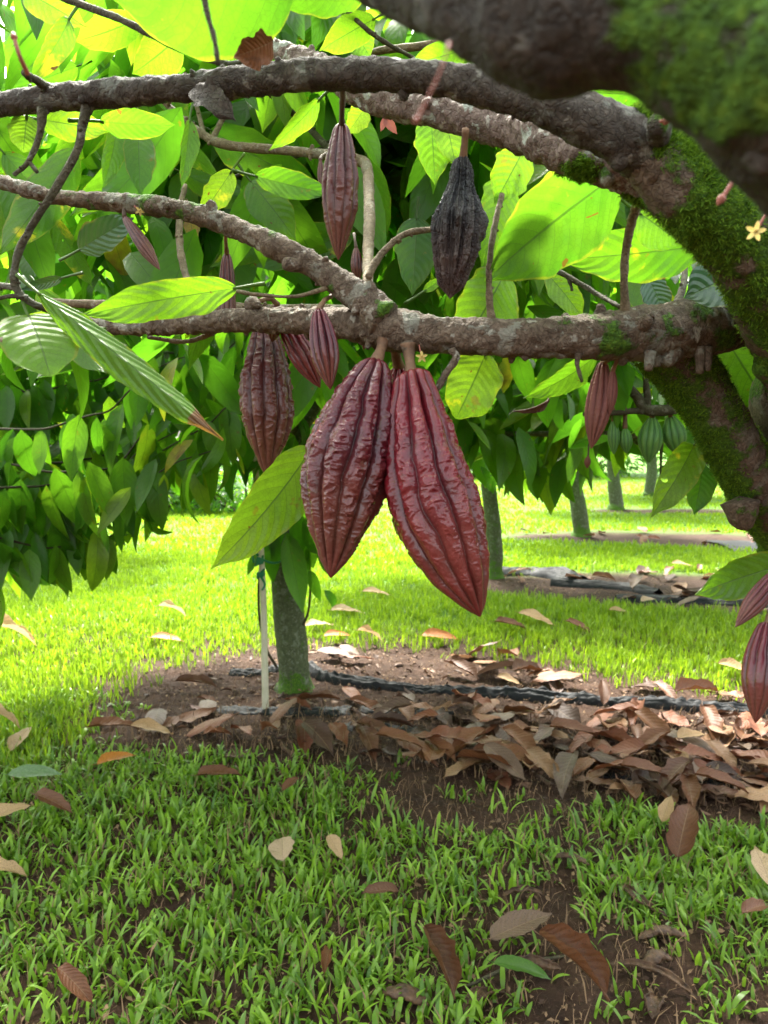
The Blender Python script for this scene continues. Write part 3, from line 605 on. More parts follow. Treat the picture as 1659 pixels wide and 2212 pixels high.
SP = [  # mesh, px, py, length m, rz deg, tilt(x,y) deg, dz, label
 (GRY, 1128, 2012, .20, 28, (4, -4), .03, 'large flat grey-brown leaf lying across the grass tufts near the bottom'),
 (UPR, 1480, 1795, .20, 68, (-52, -22), .075, 'brown veined leaf standing upright in the grass at lower right'),
 (TAN, 1440, 1762, .11, 60, (-40, -15), .04, 'small pale leaf tucked against the upright brown leaf'),
 (HRT, 612, 1848, .105, 100, (-18, -12), .045, 'pale yellow heart-shaped leaf caught on the grass'),
 (TAN, 22, 1785, .16, 30, (-20, -8), .05, 'golden tan leaf at the left edge above the curled pale one'),
 (TANC, 18, 1918, .16, 12, (-25, 0), .05, 'pale pinkish tan curled leaf at the left edge, lowest there'),
 (TAN, 48, 1595, .16, 80, (-30, 0), .04, 'tan leaf hanging tip down in the grass at the left edge'),
 (TANC, 12, 1570, .19, 4, (-10, 0), .06, 'narrow pale leaf lying flat behind the hanging tan leaf'),
 (TANC, 35, 1392, .36, 16, (-10, 0), .06, 'long pale folded leaf on the bright lawn at the left edge'),
 (TANC, 380, 1334, .24, 20, (-10, 0), .06, 'pale arched leaf on the lawn left of the white stake'),
 (ORG, 362, 1380, .22, 4, (-10, 0), .05, 'orange-yellow leaf on the lawn left of the white stake'),
 (ORG, 730, 1375, .19, 18, (-14, 0), .06, 'small bright orange leaf on the lawn right of the young trunk'),
 (ORG, 952, 1378, .25, 3, (-18, 0), .05, 'big orange-brown leaf on the lawn below the tip of the red pod'),
 (BRN, 1105, 1352, .24, 0, (-16, 0), .05, 'brown leaf on the lawn right of the big orange-brown leaf'),
 (TAN, 1160, 1340, .27, -24, (-16, 0), .06, 'long tan leaf slanting across the lawn at centre right'),
 (TAN, 1340, 1325, .17, 0, (-14, 0), .05, 'small tan leaf on the lawn below the second litter strip'),
 (BRN, 1250, 1360, .2, -30, (-14, 0), .04, 'dull brown leaf half sunk in the lawn at right'),
 (TAN, 1400, 1298, .17, 30, (-20, 0), .05, 'tan leaf standing at the front of the second litter strip'),
 (TAN, 690, 1352, .22, 30, (-10, 0), .05, 'thin pale leaf on the lawn just right of the young trunk'),
 (TAN, 752, 1322, .26, 10, (-10, 0), .05, 'pale leaf on the lawn behind the small bright orange leaf'),
 (TAN, 815, 1285, .25, 3, (-10, 0), .05, 'distant pale leaf on the lawn between the two big pods'),
 (TANC, 805, 1390, .2, 8, (-10, 0), .04, 'narrow pale leaf left of the big orange-brown leaf'),
 (GRY, 722, 1425, .22, -14, (-8, 0), .03, 'grey ribbed leaf on the soil right of the young trunk'),
 (SIL, 78, 1692, .19, 8, (-16, 0), .05, 'silvery green fallen leaf in the grass at left'),
 (ORG, 255, 1665, .16, 40, (-10, 0), .03, 'rusty orange leaf in the grass below the litter strip at left'),
 (BRN, 125, 1700, .0001, 0, (0, 0), 0, None),
 (BRN, 630, 1717, .10, 60, (-25, 0), .04, 'small rusty brown leaf in the grass under the young trunk'),
 (BRN, 478, 1712, .17, 20, (-15, 0), .03, 'dull brown leaf in the grass, in front of the white stake'),
 (BRN, 120, 1775, .16, -18, (-15, 0), .02, 'dark brown leaf behind the golden tan leaf'),
 (TAN, 1643, 1895, .17, 80, (-20, 0), .04, 'light tan leaf at the right edge in the grass'),
 (BRN, 165, 2147, .12, -30, (-25, 10), .04, 'folded brown leaf on the bare soil at lower left'),
 (CRL, 707, 2082, .085, 85, (-25, 0), .04, 'small curled yellow-brown leaf standing in the grass at bottom'),
 (GRN, 1130, 2127, .14, -8, (4, 0), .03, 'fresh green fallen leaf just below the large grey-brown leaf'),
 (TAN, 725, 1845, .10, -62, (-15, 0), .03, 'narrow pinkish tan leaf right of the heart-shaped leaf'),
 (BRN, 818, 1938, .11, 170, (-15, 0), .03, 'small curled leaf on bare soil at bottom centre'),
 (CRL, 945, 2120, .17, -60, (-10, 10), .03, 'crumpled brown leaf at the bottom, left of the fresh green leaf'),
 (CRL, 1240, 2150, .20, -38, (-5, 5), .03, 'long rolled brown leaf at the bottom, right of the fresh green leaf'),
 (BRN, 1120, 1738, .19, 4, (-6, 0), .02, None),
 (BRN, 1395, 1690, .20, 0, (-12, 0), .04, 'rust coloured leaf with wavy edge at the near edge of the litter'),
 (BRN, 1560, 1720, .20, -12, (-8, 0), .03, 'long brown leaf at right on the near edge of the litter'),
 (GRY, 1090, 1660, .22, -52, (-24, 0), .05, 'grey-brown ribbed leaf propped at the near edge of the litter'),
 (BRN, 865, 1640, .20, -4, (-12, 0), .03, 'reddish brown leaf at the near left edge of the litter'),
 (BRN, 815, 1610, .18, -12, (-15, 0), .03, 'reddish leaf just above the near left edge of the litter'),
 (TAN, 1493, 1610, .16, 24, (-14, 0), .05, 'pale leaf lying on the litter at right'),
 (BRN, 1240, 1605, .22, 4, (-14, 0), .05, 'glossy rust leaf on top of the litter in the middle'),
 (BRN, 1415, 1595, .26, -58, (-12, 0), .05, 'long rusty leaf slanting across the litter at right'),
 (TAN, 1100, 1475, .13, -20, (-20, 0), .04, 'cream cupped leaf just behind the black plastic edge'),
 (BRN, 1300, 1500, .16, 80, (-50, 0), .06, 'brown leaf standing on end just behind the black plastic edge'),
 (TAN, 1590, 1455, .20, -14, (-20, 0), .05, 'tan veined leaf on the soil beside the hanging red pod at right'),
 (BRN, 250, 1590, .22, 26, (-10, 0), .03, 'tan-brown leaf at the left end of the litter strip'),
 (TAN, 330, 1595, .19, -6, (-10, 0), .03, 'pale leaf at the left end of the litter strip, lowest there'),
 (BRN, 1240, 1255, .20, 20, (-10, 0), .05, 'yellowish leaf behind the ridge of the second black plastic edge'),
 (TAN, 1475, 1225, .24, 0, (-10, 0), .05, 'tan leaf on the far lawn left of the right-hand green leaf'),
 (BRN, 1508, 1228, .16, 60, (-40, 0), .05, 'dark leaf standing on the far lawn at right'),
 (BRN, 1290, 2040, .14, -8, (-4, 0), .02, None),
 (BRN, 1630, 1995, .12, 30, (-15, 0), .03, 'orange-brown leaf at the lower right edge'),
]
for me, px, py, L, rz, tl, dz, lab in SP:
    if lab is None: continue
    g = G(px, py, dz); o = fallen(me, g[0], g[1], L, rad(rz), (0, 0), dz, lab, 'leaves fallen on the lawn')
    o.rotation_euler = (Matrix.Rotation(rad(abs(tl[0])), 3, 'X') @ Matrix.Rotation(rad(tl[1]), 3, 'Y') @ Matrix.Rotation(rad(rz), 3, 'Z')).to_euler()

# curled dry husks in the near grass
def husk(px, py, L, W_, rz, curve, label, seed):
    g = G(px, py); k = 18; t = np.linspace(0, 1, k)
    x = (t - .5) * L; y = curve * L * (1 - (2 * t - 1) ** 2); w = W_ * np.sin(np.pi * np.clip(t * .96 + .02, 0, 1)) ** .6 / 2
    C = np.c_[x, y, .004 + .012 * np.sin(np.pi * t)]
    th = np.linspace(-1.95, 1.95, 11)                       # open split shell
    V = []
    for i in range(k):
        for a in th:
            r = w[i] * (1 + .12 * math.sin(seed + i * .9 + a * 2))
            V.append(C[i] + np.array([0, math.sin(a) * r, (r * .6 * math.cos(a) if seed % 2 else r * (.75 - .75 * math.cos(a * .8))) + .002]))
    V = np.array(V); V += .0035 * np.stack([vn(V * 110, seed), vn(V * 110, seed + 1), vn(V * 170, seed + 2)], 1)
    i = np.arange(k - 1)[:, None] * 11; j = np.arange(10)[None]
    q = np.stack([i + j, i + j + 1, i + 12 + j, i + 11 + j], -1).reshape(-1, 4)
    c, s = math.cos(rz), math.sin(rz); V = V @ np.array([[c, s, 0], [-s, c, 0], [0, 0, 1]])
    V = V + [g[0], g[1], float(gzat(g[:2])[0]) + .008]
    # thickness
    cc = V.reshape(k, 11, 3).mean(1, keepdims=True); Vi = (cc + (V.reshape(k, 11, 3) - cc) * .86).reshape(-1, 3)
    nV = len(V); rimq = []
    for i in range(k - 1):
        rimq += [[i * 11, i * 11 + 11, nV + i * 11 + 11, nV + i * 11], [i * 11 + 10, nV + i * 11 + 10, nV + i * 11 + 21, i * 11 + 21]]
    o = obj('dry_seed_pod', np.vstack([V, Vi]), np.vstack([q, q[:, ::-1] + nV, rimq]), M_HUSK)
    tag(o, label, 'dry seed pod', 'dry seed pods lying in the near grass')
HK = [(1395, 1955, .17, .030, 110, .22, 'curved brown seed pod standing in grass at lower right'),
      (1330, 1912, .12, .020, 10, .1, 'dark curled seed pod touching the top of the curved one'),
      (1130, 1940, .12, .024, 4, .06, 'straight brown seed pod in the grass above the large grey-brown leaf'),
      (1230, 1870, .12, .026, -20, .08, 'brown seed pod half hidden in grass at centre right'),
      (1155, 2098, .13, .034, -14, -.1, 'plump brown seed pod lying under the fresh green leaf end'),
      (1420, 2105, .09, .04, 24, .1, 'short fat brown seed pod at the lower right'),
      (1400, 2145, .22, .026, -32, .14, 'long thin brown seed pod running to the lower right'),
      (875, 2165, .12, .045, -22, .05, 'wide open brown seed pod at the bottom edge left of centre'),
      (1050, 2185, .15, .036, 48, .2, 'hooked brown seed pod at the bottom edge, right of the wide open one'),
      (1430, 2040, .13, .035, 5, .08, 'split brown seed pod behind the short fat one'),
      (1415, 2195, .07, .04, 60, .05, 'stubby seed pod at the bottom edge at lower right'),
      (1560, 1838, .0, 0, 0, 0, None)]
for k, h in enumerate(HK):
    if h[6]: husk(h[0], h[1], h[2], h[3], rad(h[4]), h[5], h[6], k)
# twigs on the ground
for k, (a, b, lab) in enumerate([((1010, 2140), (1220, 2075), 'bare brown twig lying beside the fresh green leaf'), ((1235, 1760), (1205, 1840), None)]):
    if not lab: continue
    g0, g1 = G(*a), G(*b); pts = [g0 + [0, 0, .012], (g0 + g1) / 2 + [0, .01, .02], g1 + [0, 0, .012]]
    mb = MB(); t, _ = tube(pts, [.004, .005, .0035], .006, 8, .0008, 150); mb.add(**t); tag(mb.build('fallen_twig', M_TWIGD), lab, 'twig')

# ------------------------------------------------------------------ black weed plastic
def plastic(pix, hgt, wid, label, seed):
    pts = np.array([G(*p) for p in pix]); n = max(60, int(np.linalg.norm(np.diff(pts, axis=0), axis=1).sum() / .012))
    C = catmull(pts, n); T = np.gradient(C, axis=0); T /= np.linalg.norm(T, axis=1)[:, None]
    S = np.c_[-T[:, 1], T[:, 0], np.zeros(n)]; m_ = 26; u = np.linspace(-1, 1, m_)
    s = np.cumsum(np.linalg.norm(np.gradient(C, axis=0), axis=1))
    U, SS = np.meshgrid(u, s); V = C[:, None] + S[:, None] * (U * wid / 2)[..., None]
    flat = V.reshape(-1, 3); gzz = ground_z(flat[:, 0], flat[:, 1]).reshape(n, m_)
    hh = hgt * (1 + .35 * vn(np.c_[s * 3, s * 0, s * 0 + seed], seed))[:, None] * np.clip(1 - U ** 2, 0, 1) ** .8
    fold = (.14 * hgt * vn(np.c_[SS.ravel() * 7, U.ravel() * 4.5 + seed, SS.ravel() * 0], seed + 1) + .10 * hgt * vn(np.c_[SS.ravel() * 24, U.ravel() * 9, SS.ravel() * 0], seed + 2)).reshape(n, m_)
    V[..., 2] = gzz + hh + fold * (1 - np.abs(U) ** 4) + .002
    V[:, 0, 2] = gzz[:, 0] - .004; V[:, -1, 2] = gzz[:, -1] - .004
    V = V + S[:, None] * (.16 * wid * vn(np.c_[s * 2.2, s * 0, s * 0], seed + 7))[:, None, None]
    i = np.arange(n - 1)[:, None] * m_; j = np.arange(m_ - 1)[None]
    q = np.stack([i + j, i + j + 1, i + m_ + j + 1, i + m_ + j], -1).reshape(-1, 4)
    tag(obj('plastic_sheet', V.reshape(-1, 3), q, M_MAT), label, 'weed plastic')
plastic([(670, 1452), (720, 1474), (900, 1494), (1100, 1508), (1300, 1524), (1500, 1540), (1800, 1556)], .048, .08, 'long bunched black plastic edge running right from the young trunk', 1)
plastic([(500, 1462), (545, 1466), (600, 1455), (620, 1450)], .03, .08, 'short black plastic fold just left of the young trunk', 2)
plastic([(780, 1535), (880, 1545), (980, 1552)], .02, .10, 'low black plastic fold showing through the litter in front of the long edge', 3)
plastic([(470, 1540), (640, 1545), (760, 1540)], .012, .12, 'flat black plastic showing around the foot of the white stake', 4)
plastic([(720, 1578), (860, 1590), (980, 1614)], .010, .12, 'flat black plastic patch at the near left part of the litter', 5)
plastic([(1270, 1668), (1450, 1682), (1600, 1700), (1700, 1700)], .010, .06, 'flat black plastic strip at the near right edge of the litter', 6)
plastic([(1080, 1238), (1150, 1236), (1200, 1244), (1240, 1262)], .07, .32, 'humped black plastic right of the second trunk', 7)
plastic([(1190, 1266), (1260, 1270), (1340, 1276), (1420, 1290)], .055, .16, 'ridge of black plastic in front of the humped piece', 8)
plastic([(1330, 1300), (1480, 1305), (1800, 1322)], .04, .16, 'black plastic edge of the second strip reaching the right edge', 9)
plastic([(1545, 1176), (1620, 1176), (1720, 1180)], .03, .9, 'wide grey-black plastic on the third strip at the right edge', 10)

# ------------------------------------------------------------------ the near tree
TB = np.array([1.42, 1.35, 0.0])
tree = empty('cacao_tree', TB)
tag(tree, 'old spreading cacao tree whose thick mossy boughs cross the top of the view', 'tree')
def pix(l):  # (px,py,r_px,depth)
    return np.array([P(a, b, d) for a, b, r, d in l]), np.array([r / F * d for a, b, r, d in l])
BR = {}
def branch(name, l, mat, amp=.0016, ns=90, nr=48, moss=None, lichen=.5, step=.003, lump=.12, seed=0, extra=(), pts=None, rr=None, knobs=0, label=None, ext=()):
    if pts is None: pts, rr = pix(l)
    if ext: pts = np.vstack([pts, [TB + np.array(q_[:3]) for q_ in ext]]); rr = np.append(rr, [q_[3] for q_ in ext])
    mb = MB(); t, Dn = tube(pts, rr, step, nr, amp, ns, seed, True, moss, lichen, lump); mb.add(**t)
    BR[name + str(seed)] = (t['V'], Dn, t['moss'])
    rk = np.random.default_rng(seed + 50)
    nn = len(pts)
    CR = catmull(np.c_[pts, rr], 200)
    for k in range(knobs):                                # flower cushions and stubs
        i = rk.integers(5, 195); c = CR[i, :3]; r = CR[i, 3]; T = CR[i + 1, :3] - CR[i - 1, :3]; T /= np.linalg.norm(T)
        d = rk.normal(0, 1, 3); d[2] -= .6; d -= T * (d @ T); d /= np.linalg.norm(d); h = r * rk.uniform(.12, .38)
        w = r * rk.uniform(.16, .34)
        t2, _ = tube([c + d * r * .7, c + d * (r * .95 + h * .4) + T * w * .2, c + d * (r + h)], [w * 1.3, w, w * .55], .0015, 14, .0012, 200, seed + k, True, moss, lichen); mb.add(**t2)
    for (l2, m2) in extra:
        p2, r2 = pix(l2); t2, _ = tube(p2, r2, .0025, 16, .0008, 150, seed + 9, True, moss, lichen, .1); mb.add(**t2)
    o = mb.build('branch', mat, tree)
    if label: o['label'] = label
    return o
topmoss = lambda k, b=0: (lambda V, D: np.clip(.5 + b + k * D[:, 2] + .35 * fbm(V * 22, 3, 5), 0, 1))
def pxmoss(x0, x1, mx, base=0.0):
    def f(V, D):
        px, py, d = proj(V); return np.clip(base + mx * sstep(x0, x1, px) + .45 * fbm(V * 30, 3, 8) * (.3 + sstep(x0, x1, px)) + .12 * D[:, 2], 0, 1)
    return f
# A: nearest, out-of-focus bough
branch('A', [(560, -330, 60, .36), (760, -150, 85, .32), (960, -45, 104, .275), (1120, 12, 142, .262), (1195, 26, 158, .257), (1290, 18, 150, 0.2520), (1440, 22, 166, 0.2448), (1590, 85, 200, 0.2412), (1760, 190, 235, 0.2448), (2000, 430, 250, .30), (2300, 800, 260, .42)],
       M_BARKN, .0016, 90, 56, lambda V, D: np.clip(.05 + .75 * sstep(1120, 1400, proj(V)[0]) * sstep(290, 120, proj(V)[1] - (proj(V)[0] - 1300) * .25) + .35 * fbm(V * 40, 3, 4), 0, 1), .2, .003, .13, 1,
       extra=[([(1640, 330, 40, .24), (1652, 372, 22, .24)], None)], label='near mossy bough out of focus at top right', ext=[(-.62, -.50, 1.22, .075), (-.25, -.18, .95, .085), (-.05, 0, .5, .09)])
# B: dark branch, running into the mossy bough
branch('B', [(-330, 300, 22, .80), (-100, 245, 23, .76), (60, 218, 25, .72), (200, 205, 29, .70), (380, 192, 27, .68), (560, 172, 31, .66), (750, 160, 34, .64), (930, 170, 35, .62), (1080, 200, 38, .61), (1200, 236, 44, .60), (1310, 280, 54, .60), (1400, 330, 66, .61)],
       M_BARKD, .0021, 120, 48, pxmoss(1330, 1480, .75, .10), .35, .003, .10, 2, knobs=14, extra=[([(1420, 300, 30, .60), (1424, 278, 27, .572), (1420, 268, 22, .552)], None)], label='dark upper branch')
branch('G', [(1372, 318, 52, .605), (1420, 352, 74, .612), (1480, 400, 92, .62), (1560, 470, 96, .64), (1640, 560, 98, .68), (1720, 680, 108, .76), (1800, 830, 125, .88), (1840, 1000, 140, 1.0)],
       M_BARK, .0022, 90, 64, lambda V, D: np.clip((.66 + .42 * fbm(V * 28, 3, 8) + .1 * D[:, 2]) * (.25 + .75 * sstep(1350, 1450, proj(V)[0] + .5 * (proj(V)[1] - 350))), 0, 1), .1, .003, .10, 3, knobs=2, label='thick bough covered in green moss')
branch('C', [(420, 30, 14, 1.02), (590, 105, 20, .96), (700, 150, 27, .90), (800, 205, 34, .85), (950, 240, 37, .80), (1100, 276, 42, .76), (1200, 306, 50, .71), (1300, 343, 54, .675), (1400, 385, 48, .66), (1480, 415, 46, .67)],
       M_BARKL, .0030, 130, 56, pxmoss(900, 1350, .42, .02), .95, .0025, .10, 4, knobs=12, label='lichen-patched branch behind the dark upper branch')
# D and E
branch('D', [(-260, 340, 12, .98), (-100, 365, 13, .95), (0, 392, 14, .93), (100, 421, 16, .91), (250, 437, 19, .89), (380, 452, 22, .87), (480, 482, 23, .86), (580, 522, 25, .84), (680, 577, 28, .83), (760, 627, 32, .82), (830, 690, 40, .81)],
       M_BARK, .0020, 140, 40, pxmoss(-900, -800, .0, .22), .6, .0025, .14, 5, knobs=16,
       extra=[([(655, 570, 17, .83), (632, 572, 15, .825), (614, 570, 13, .82)], None), ([(455, 470, 10, .86), (458, 448, 12, .86), (450, 438, 8, .86)], None)], label='grey-brown branch rising to the left from the fork')
branch('E', [(150, 700, 14, .97), (280, 706, 17, .95), (400, 699, 22, .92), (520, 692, 26, .89), (640, 693, 28, .87), (760, 700, 33, .84), (850, 712, 43, .82), (950, 722, 39, .81), (1090, 728, 41, .80), (1230, 728, 46, .80), (1340, 722, 54, .81), (1440, 716, 60, .83), (1550, 695, 70, .85), (1650, 668, 80, .90), (1760, 700, 98, .98)],
       M_BARK, .0026, 120, 60, pxmoss(1000, 1500, .22, .12), .7, .0025, .10, 6, knobs=34,
       extra=[([(1405, 760, 14, .80), (1400, 800, 9, .80)], None), ([(1512, 750, 12, .82), (1512, 806, 8, .82)], None), ([(1527, 750, 12, .82), (1530, 800, 7, .82)], None), ([(1450, 760, 26, .82), (1440, 785, 12, .81)], None), ([(790, 670, 26, .81), (795, 632, 22, .81), (796, 612, 14, .81)], None), ([(975, 755, 9, .79), (985, 772, 9, .79), (965, 805, 8, .79), (943, 842, 7, .79)], None), ([(540, 670, 12, .88), (545, 652, 14, .88), (560, 660, 8, .87)], None), ([(1250, 765, 8, .79), (1247, 790, 5, .79), (1258, 825, 3, .79)], None), ([(880, 740, 15, .80), (886, 775, 11, .80)], None)], label='long horizontal branch carrying the big pods', ext=[(-.50, -.22, 1.20, .068), (-.22, -.08, .85, .08), (-.05, 0, .45, .085)])
# F trunk down to the ground
fp, fr = pix([(1400, 735, 52, .86), (1470, 790, 66, .88), (1530, 870, 62, .90), (1590, 975, 62, .94), (1660, 1075, 70, 1.0), (1760, 1170, 95, 1.12), (1830, 1300, 110, 1.25)])
fp = np.vstack([fp, TB + [-.06, -.03, .42], TB + [0, 0, .12], TB + [0, 0, -.05]]); fr = np.concatenate([fr, [.095, .115, .14]])
mb = MB(); ta, Dn = tube(fp, fr, .004, 56, .0022, 80, 9, True, lambda V, D: np.clip(.36 + .5 * sstep(.1, -.6, D[:, 0]) + .4 * fbm(V * 20, 3, 8), 0, 1), .3, .12); mb.add(**ta)
BR['F'] = (ta['V'], Dn, ta['moss'])
gp, gr_ = pix([(1760, 760, 115, .82), (1800, 830, 125, .88), (1850, 1050, 140, 1.05)]); gp = np.vstack([gp, TB + [-.03, 0, .45]]); gr_ = np.append(gr_, .09)
tb2, _ = tube(gp, gr_, .006, 40, .002, 80, 11, True, topmoss(.3), .3, .1); mb.add(**tb2)
k2, _ = tube(*pix([(1600, 1085, 40, .95), (1605, 1120, 30, .95), (1612, 1142, 14, .95)]), .004, 16, .002, 100); k2['moss'] = np.full(len(k2['V']), .35); mb.add(**k2)
o = mb.build('trunk', M_BARK, tree); o['label'] = 'mossy trunk leaning down to the right'
# moss fuzz
def fuzz(keys, n_, L0, L1, thr):
    mbz = MB(); rf = np.random.default_rng(77)
    for k in keys:
        V, D, M_ = BR[k]; w = np.clip(M_ - thr, 0, None); px, py, d = proj(V)
        w = w * ((px > -50) & (px < 1750) & (py > -60) & (py < 2300)); w = w / w.sum()
        i = rf.choice(len(V), n_, p=w); c = V[i] + rf.normal(0, .0012, (n_, 3)); dd = D[i] + rf.normal(0, .55, (n_, 3)); dd[:, 2] += .1
        dd /= np.linalg.norm(dd, axis=1)[:, None]; s = np.cross(dd, rf.normal(0, 1, (n_, 3))); s /= np.linalg.norm(s, axis=1)[:, None]
        L = rf.uniform(L0, L1, n_)[:, None]; wd = .0005
        base = c - dd * .001
        Vv = np.stack([base - s * wd, base + s * wd, base + dd * L * .6 + s * wd * .9 , base + dd * L], 1).reshape(-1, 3)
        q = np.arange(n_ * 4).reshape(-1, 4)
        mbz.add(Vv, q, rnd=np.repeat(rf.random(n_), 4))
    o = mbz.build('moss', M_MOSS, tree); tag(o, kind='stuff')
fuzz(['G3', 'C4', 'B2', 'F'], 26000, .0022, .0058, .42)

# twigs
def twig(l, mat=M_TWIG, lichen=.2, seed=0, moss=0.0, extra=None):
    p, r = pix(l); mb = MB(); ll = [(p, r)]
    for e in (extra or []): ll.append(pix(e))
    for a, (p, r) in enumerate(ll):
        t, _ = tube(p, r, .005, 12, .0006, 160, seed + a, True, (lambda V, D: np.full(len(V), moss)), lichen, .12)
        mb.add(**t)
        C = catmull(np.c_[p, r], 40); rk = np.random.default_rng(seed + a)
        for k in range(max(1, len(p))):
            i = rk.integers(2, 38); T = C[i + 1, :3] - C[i - 1, :3]; T /= np.linalg.norm(T); d = np.cross(T, rk.normal(0, 1, 3)); d /= np.linalg.norm(d)
            t, _ = tube([C[i, :3], C[i, :3] + d * C[i, 3] * 1.5 + T * C[i, 3] * .4], [C[i, 3] * .75, C[i, 3] * .35], .001, 7); mb.add(**t)
    return mb.build('twig', mat, tree)
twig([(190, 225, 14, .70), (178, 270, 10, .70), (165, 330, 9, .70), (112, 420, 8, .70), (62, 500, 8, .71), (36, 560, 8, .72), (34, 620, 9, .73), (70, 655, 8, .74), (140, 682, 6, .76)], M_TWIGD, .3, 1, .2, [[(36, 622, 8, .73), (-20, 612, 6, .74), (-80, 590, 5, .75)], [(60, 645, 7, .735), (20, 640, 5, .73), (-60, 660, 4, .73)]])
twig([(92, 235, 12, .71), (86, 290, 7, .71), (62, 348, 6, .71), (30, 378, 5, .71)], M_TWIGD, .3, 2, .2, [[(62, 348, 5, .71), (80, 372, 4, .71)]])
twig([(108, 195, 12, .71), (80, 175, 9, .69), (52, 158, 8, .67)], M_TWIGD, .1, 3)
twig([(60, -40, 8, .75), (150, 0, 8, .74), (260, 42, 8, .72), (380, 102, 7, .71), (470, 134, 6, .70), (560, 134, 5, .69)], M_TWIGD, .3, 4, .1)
twig([(432, -60, 8, .40), (446, 20, 7, .40), (462, 80, 6, .40), (472, 140, 5, .40)], M_TWIGD, .1, 5)
twig([(330, 195, 5, 1.25), (370, 235, 7, 1.22), (430, 285, 9, 1.2), (485, 312, 10, 1.18), (600, 324, 10, 1.15), (710, 334, 11, 1.12), (770, 345, 12, 1.1), (792, 362, 12, 1.08), (798, 450, 12, 1.0), (795, 560, 12, .93), (795, 615, 11, .84)], M_TWIG, .4, 6, 0, [[(460, 300, 7, 1.19), (478, 262, 6, 1.2), (494, 235, 5, 1.22)], [(440, 290, 6, 1.2), (425, 230, 5, 1.24), (400, 160, 5, 1.28)], [(365, 232, 5, 1.22), (362, 205, 4, 1.2)]])
twig([(795, 600, 8, .81), (812, 566, 8, .815), (840, 532, 7, .82), (880, 504, 7, .825), (950, 495, 6, .83), (1000, 500, 5, .86)], M_TWIG, .1, 7)
twig([(400, 400, 5, 1.1), (390, 450, 7, 1.08), (388, 520, 8, 1.05), (400, 590, 8, 1.02), (430, 655, 8, .98), (520, 668, 9, .97)], M_TWIG, .3, 8)
twig([(1062, 690, 10, .80), (1057, 640, 7, .80), (1058, 560, 7, .80), (1070, 480, 7, .81), (1084, 420, 6, .82)], M_TWIG, .1, 9)
twig([(1352, 680, 12, .80), (1348, 620, 9, .79), (1352, 540, 9, .78), (1370, 460, 10, .75), (1390, 410, 13, .72), (1412, 378, 18, .69)], M_TWIG, .2, 10, .1)
twig([(1120, 552, 5, .92), (1180, 572, 6, .91), (1230, 600, 6, .9), (1290, 635, 5, .88), (1340, 664, 5, .84)], M_TWIGD, .3, 11, .1, [[(1180, 572, 5, .91), (1205, 562, 4, .93), (1215, 540, 3, .95)], [(1228, 600, 4, .9), (1236, 628, 3, .9)]])
twig([(100, 652, 9, 1.02), (250, 660, 11, 1.0), (400, 655, 11, 1.0), (560, 666, 10, 1.0), (700, 668, 11, .98), (790, 670, 12, .95)], M_TWIG, .6, 12)
twig([(510, 629, 4, .80), (560, 637, 4, .80), (640, 640, 4, .81), (705, 622, 5, .82), (740, 612, 6, .83)], M_TWIG, 0, 13)
twig([(760, 125, 6, 1.15), (830, 108, 8, 1.12), (950, 92, 9, 1.1), (1060, 40, 8, 1.1)], M_TWIG, .2, 14)
twig([(1460, 665, 10, .90), (1475, 620, 8, .92), (1480, 580, 6, .95)], M_TWIGD, .2, 15)
twig([(730, 0, 4, 1.0), (800, 70, 5, 1.0), (900, 130, 4, 1.05)], M_TWIGD, .2, 16)
twig([(460, 720, 6, .93), (400, 738, 5, .95), (320, 728, 4, .97)], M_TWIG, .2, 17)
twig([(580, 200, 6, 1.3), (660, 270, 7, 1.3), (720, 330, 8, 1.25), (760, 350, 8, 1.2)], M_TWIGD, .2, 18, 0, [[(700, 320, 5, 1.28), (600, 350, 4, 1.3), (490, 388, 4, 1.32)]])
twig([(1290, 770, 8, 1.6), (1370, 850, 10, 1.6), (1400, 885, 12, 1.6), (1480, 880, 12, 1.6), (1560, 860, 12, 1.6)], M_TWIGD, .2, 19, .1, [[(1400, 885, 8, 1.6), (1395, 820, 7, 1.6), (1388, 770, 6, 1.6)], [(1400, 885, 7, 1.6), (1320, 892, 6, 1.6), (1260, 895, 5, 1.6)], [(1450, 882, 6, 1.6), (1440, 850, 5, 1.6)]])

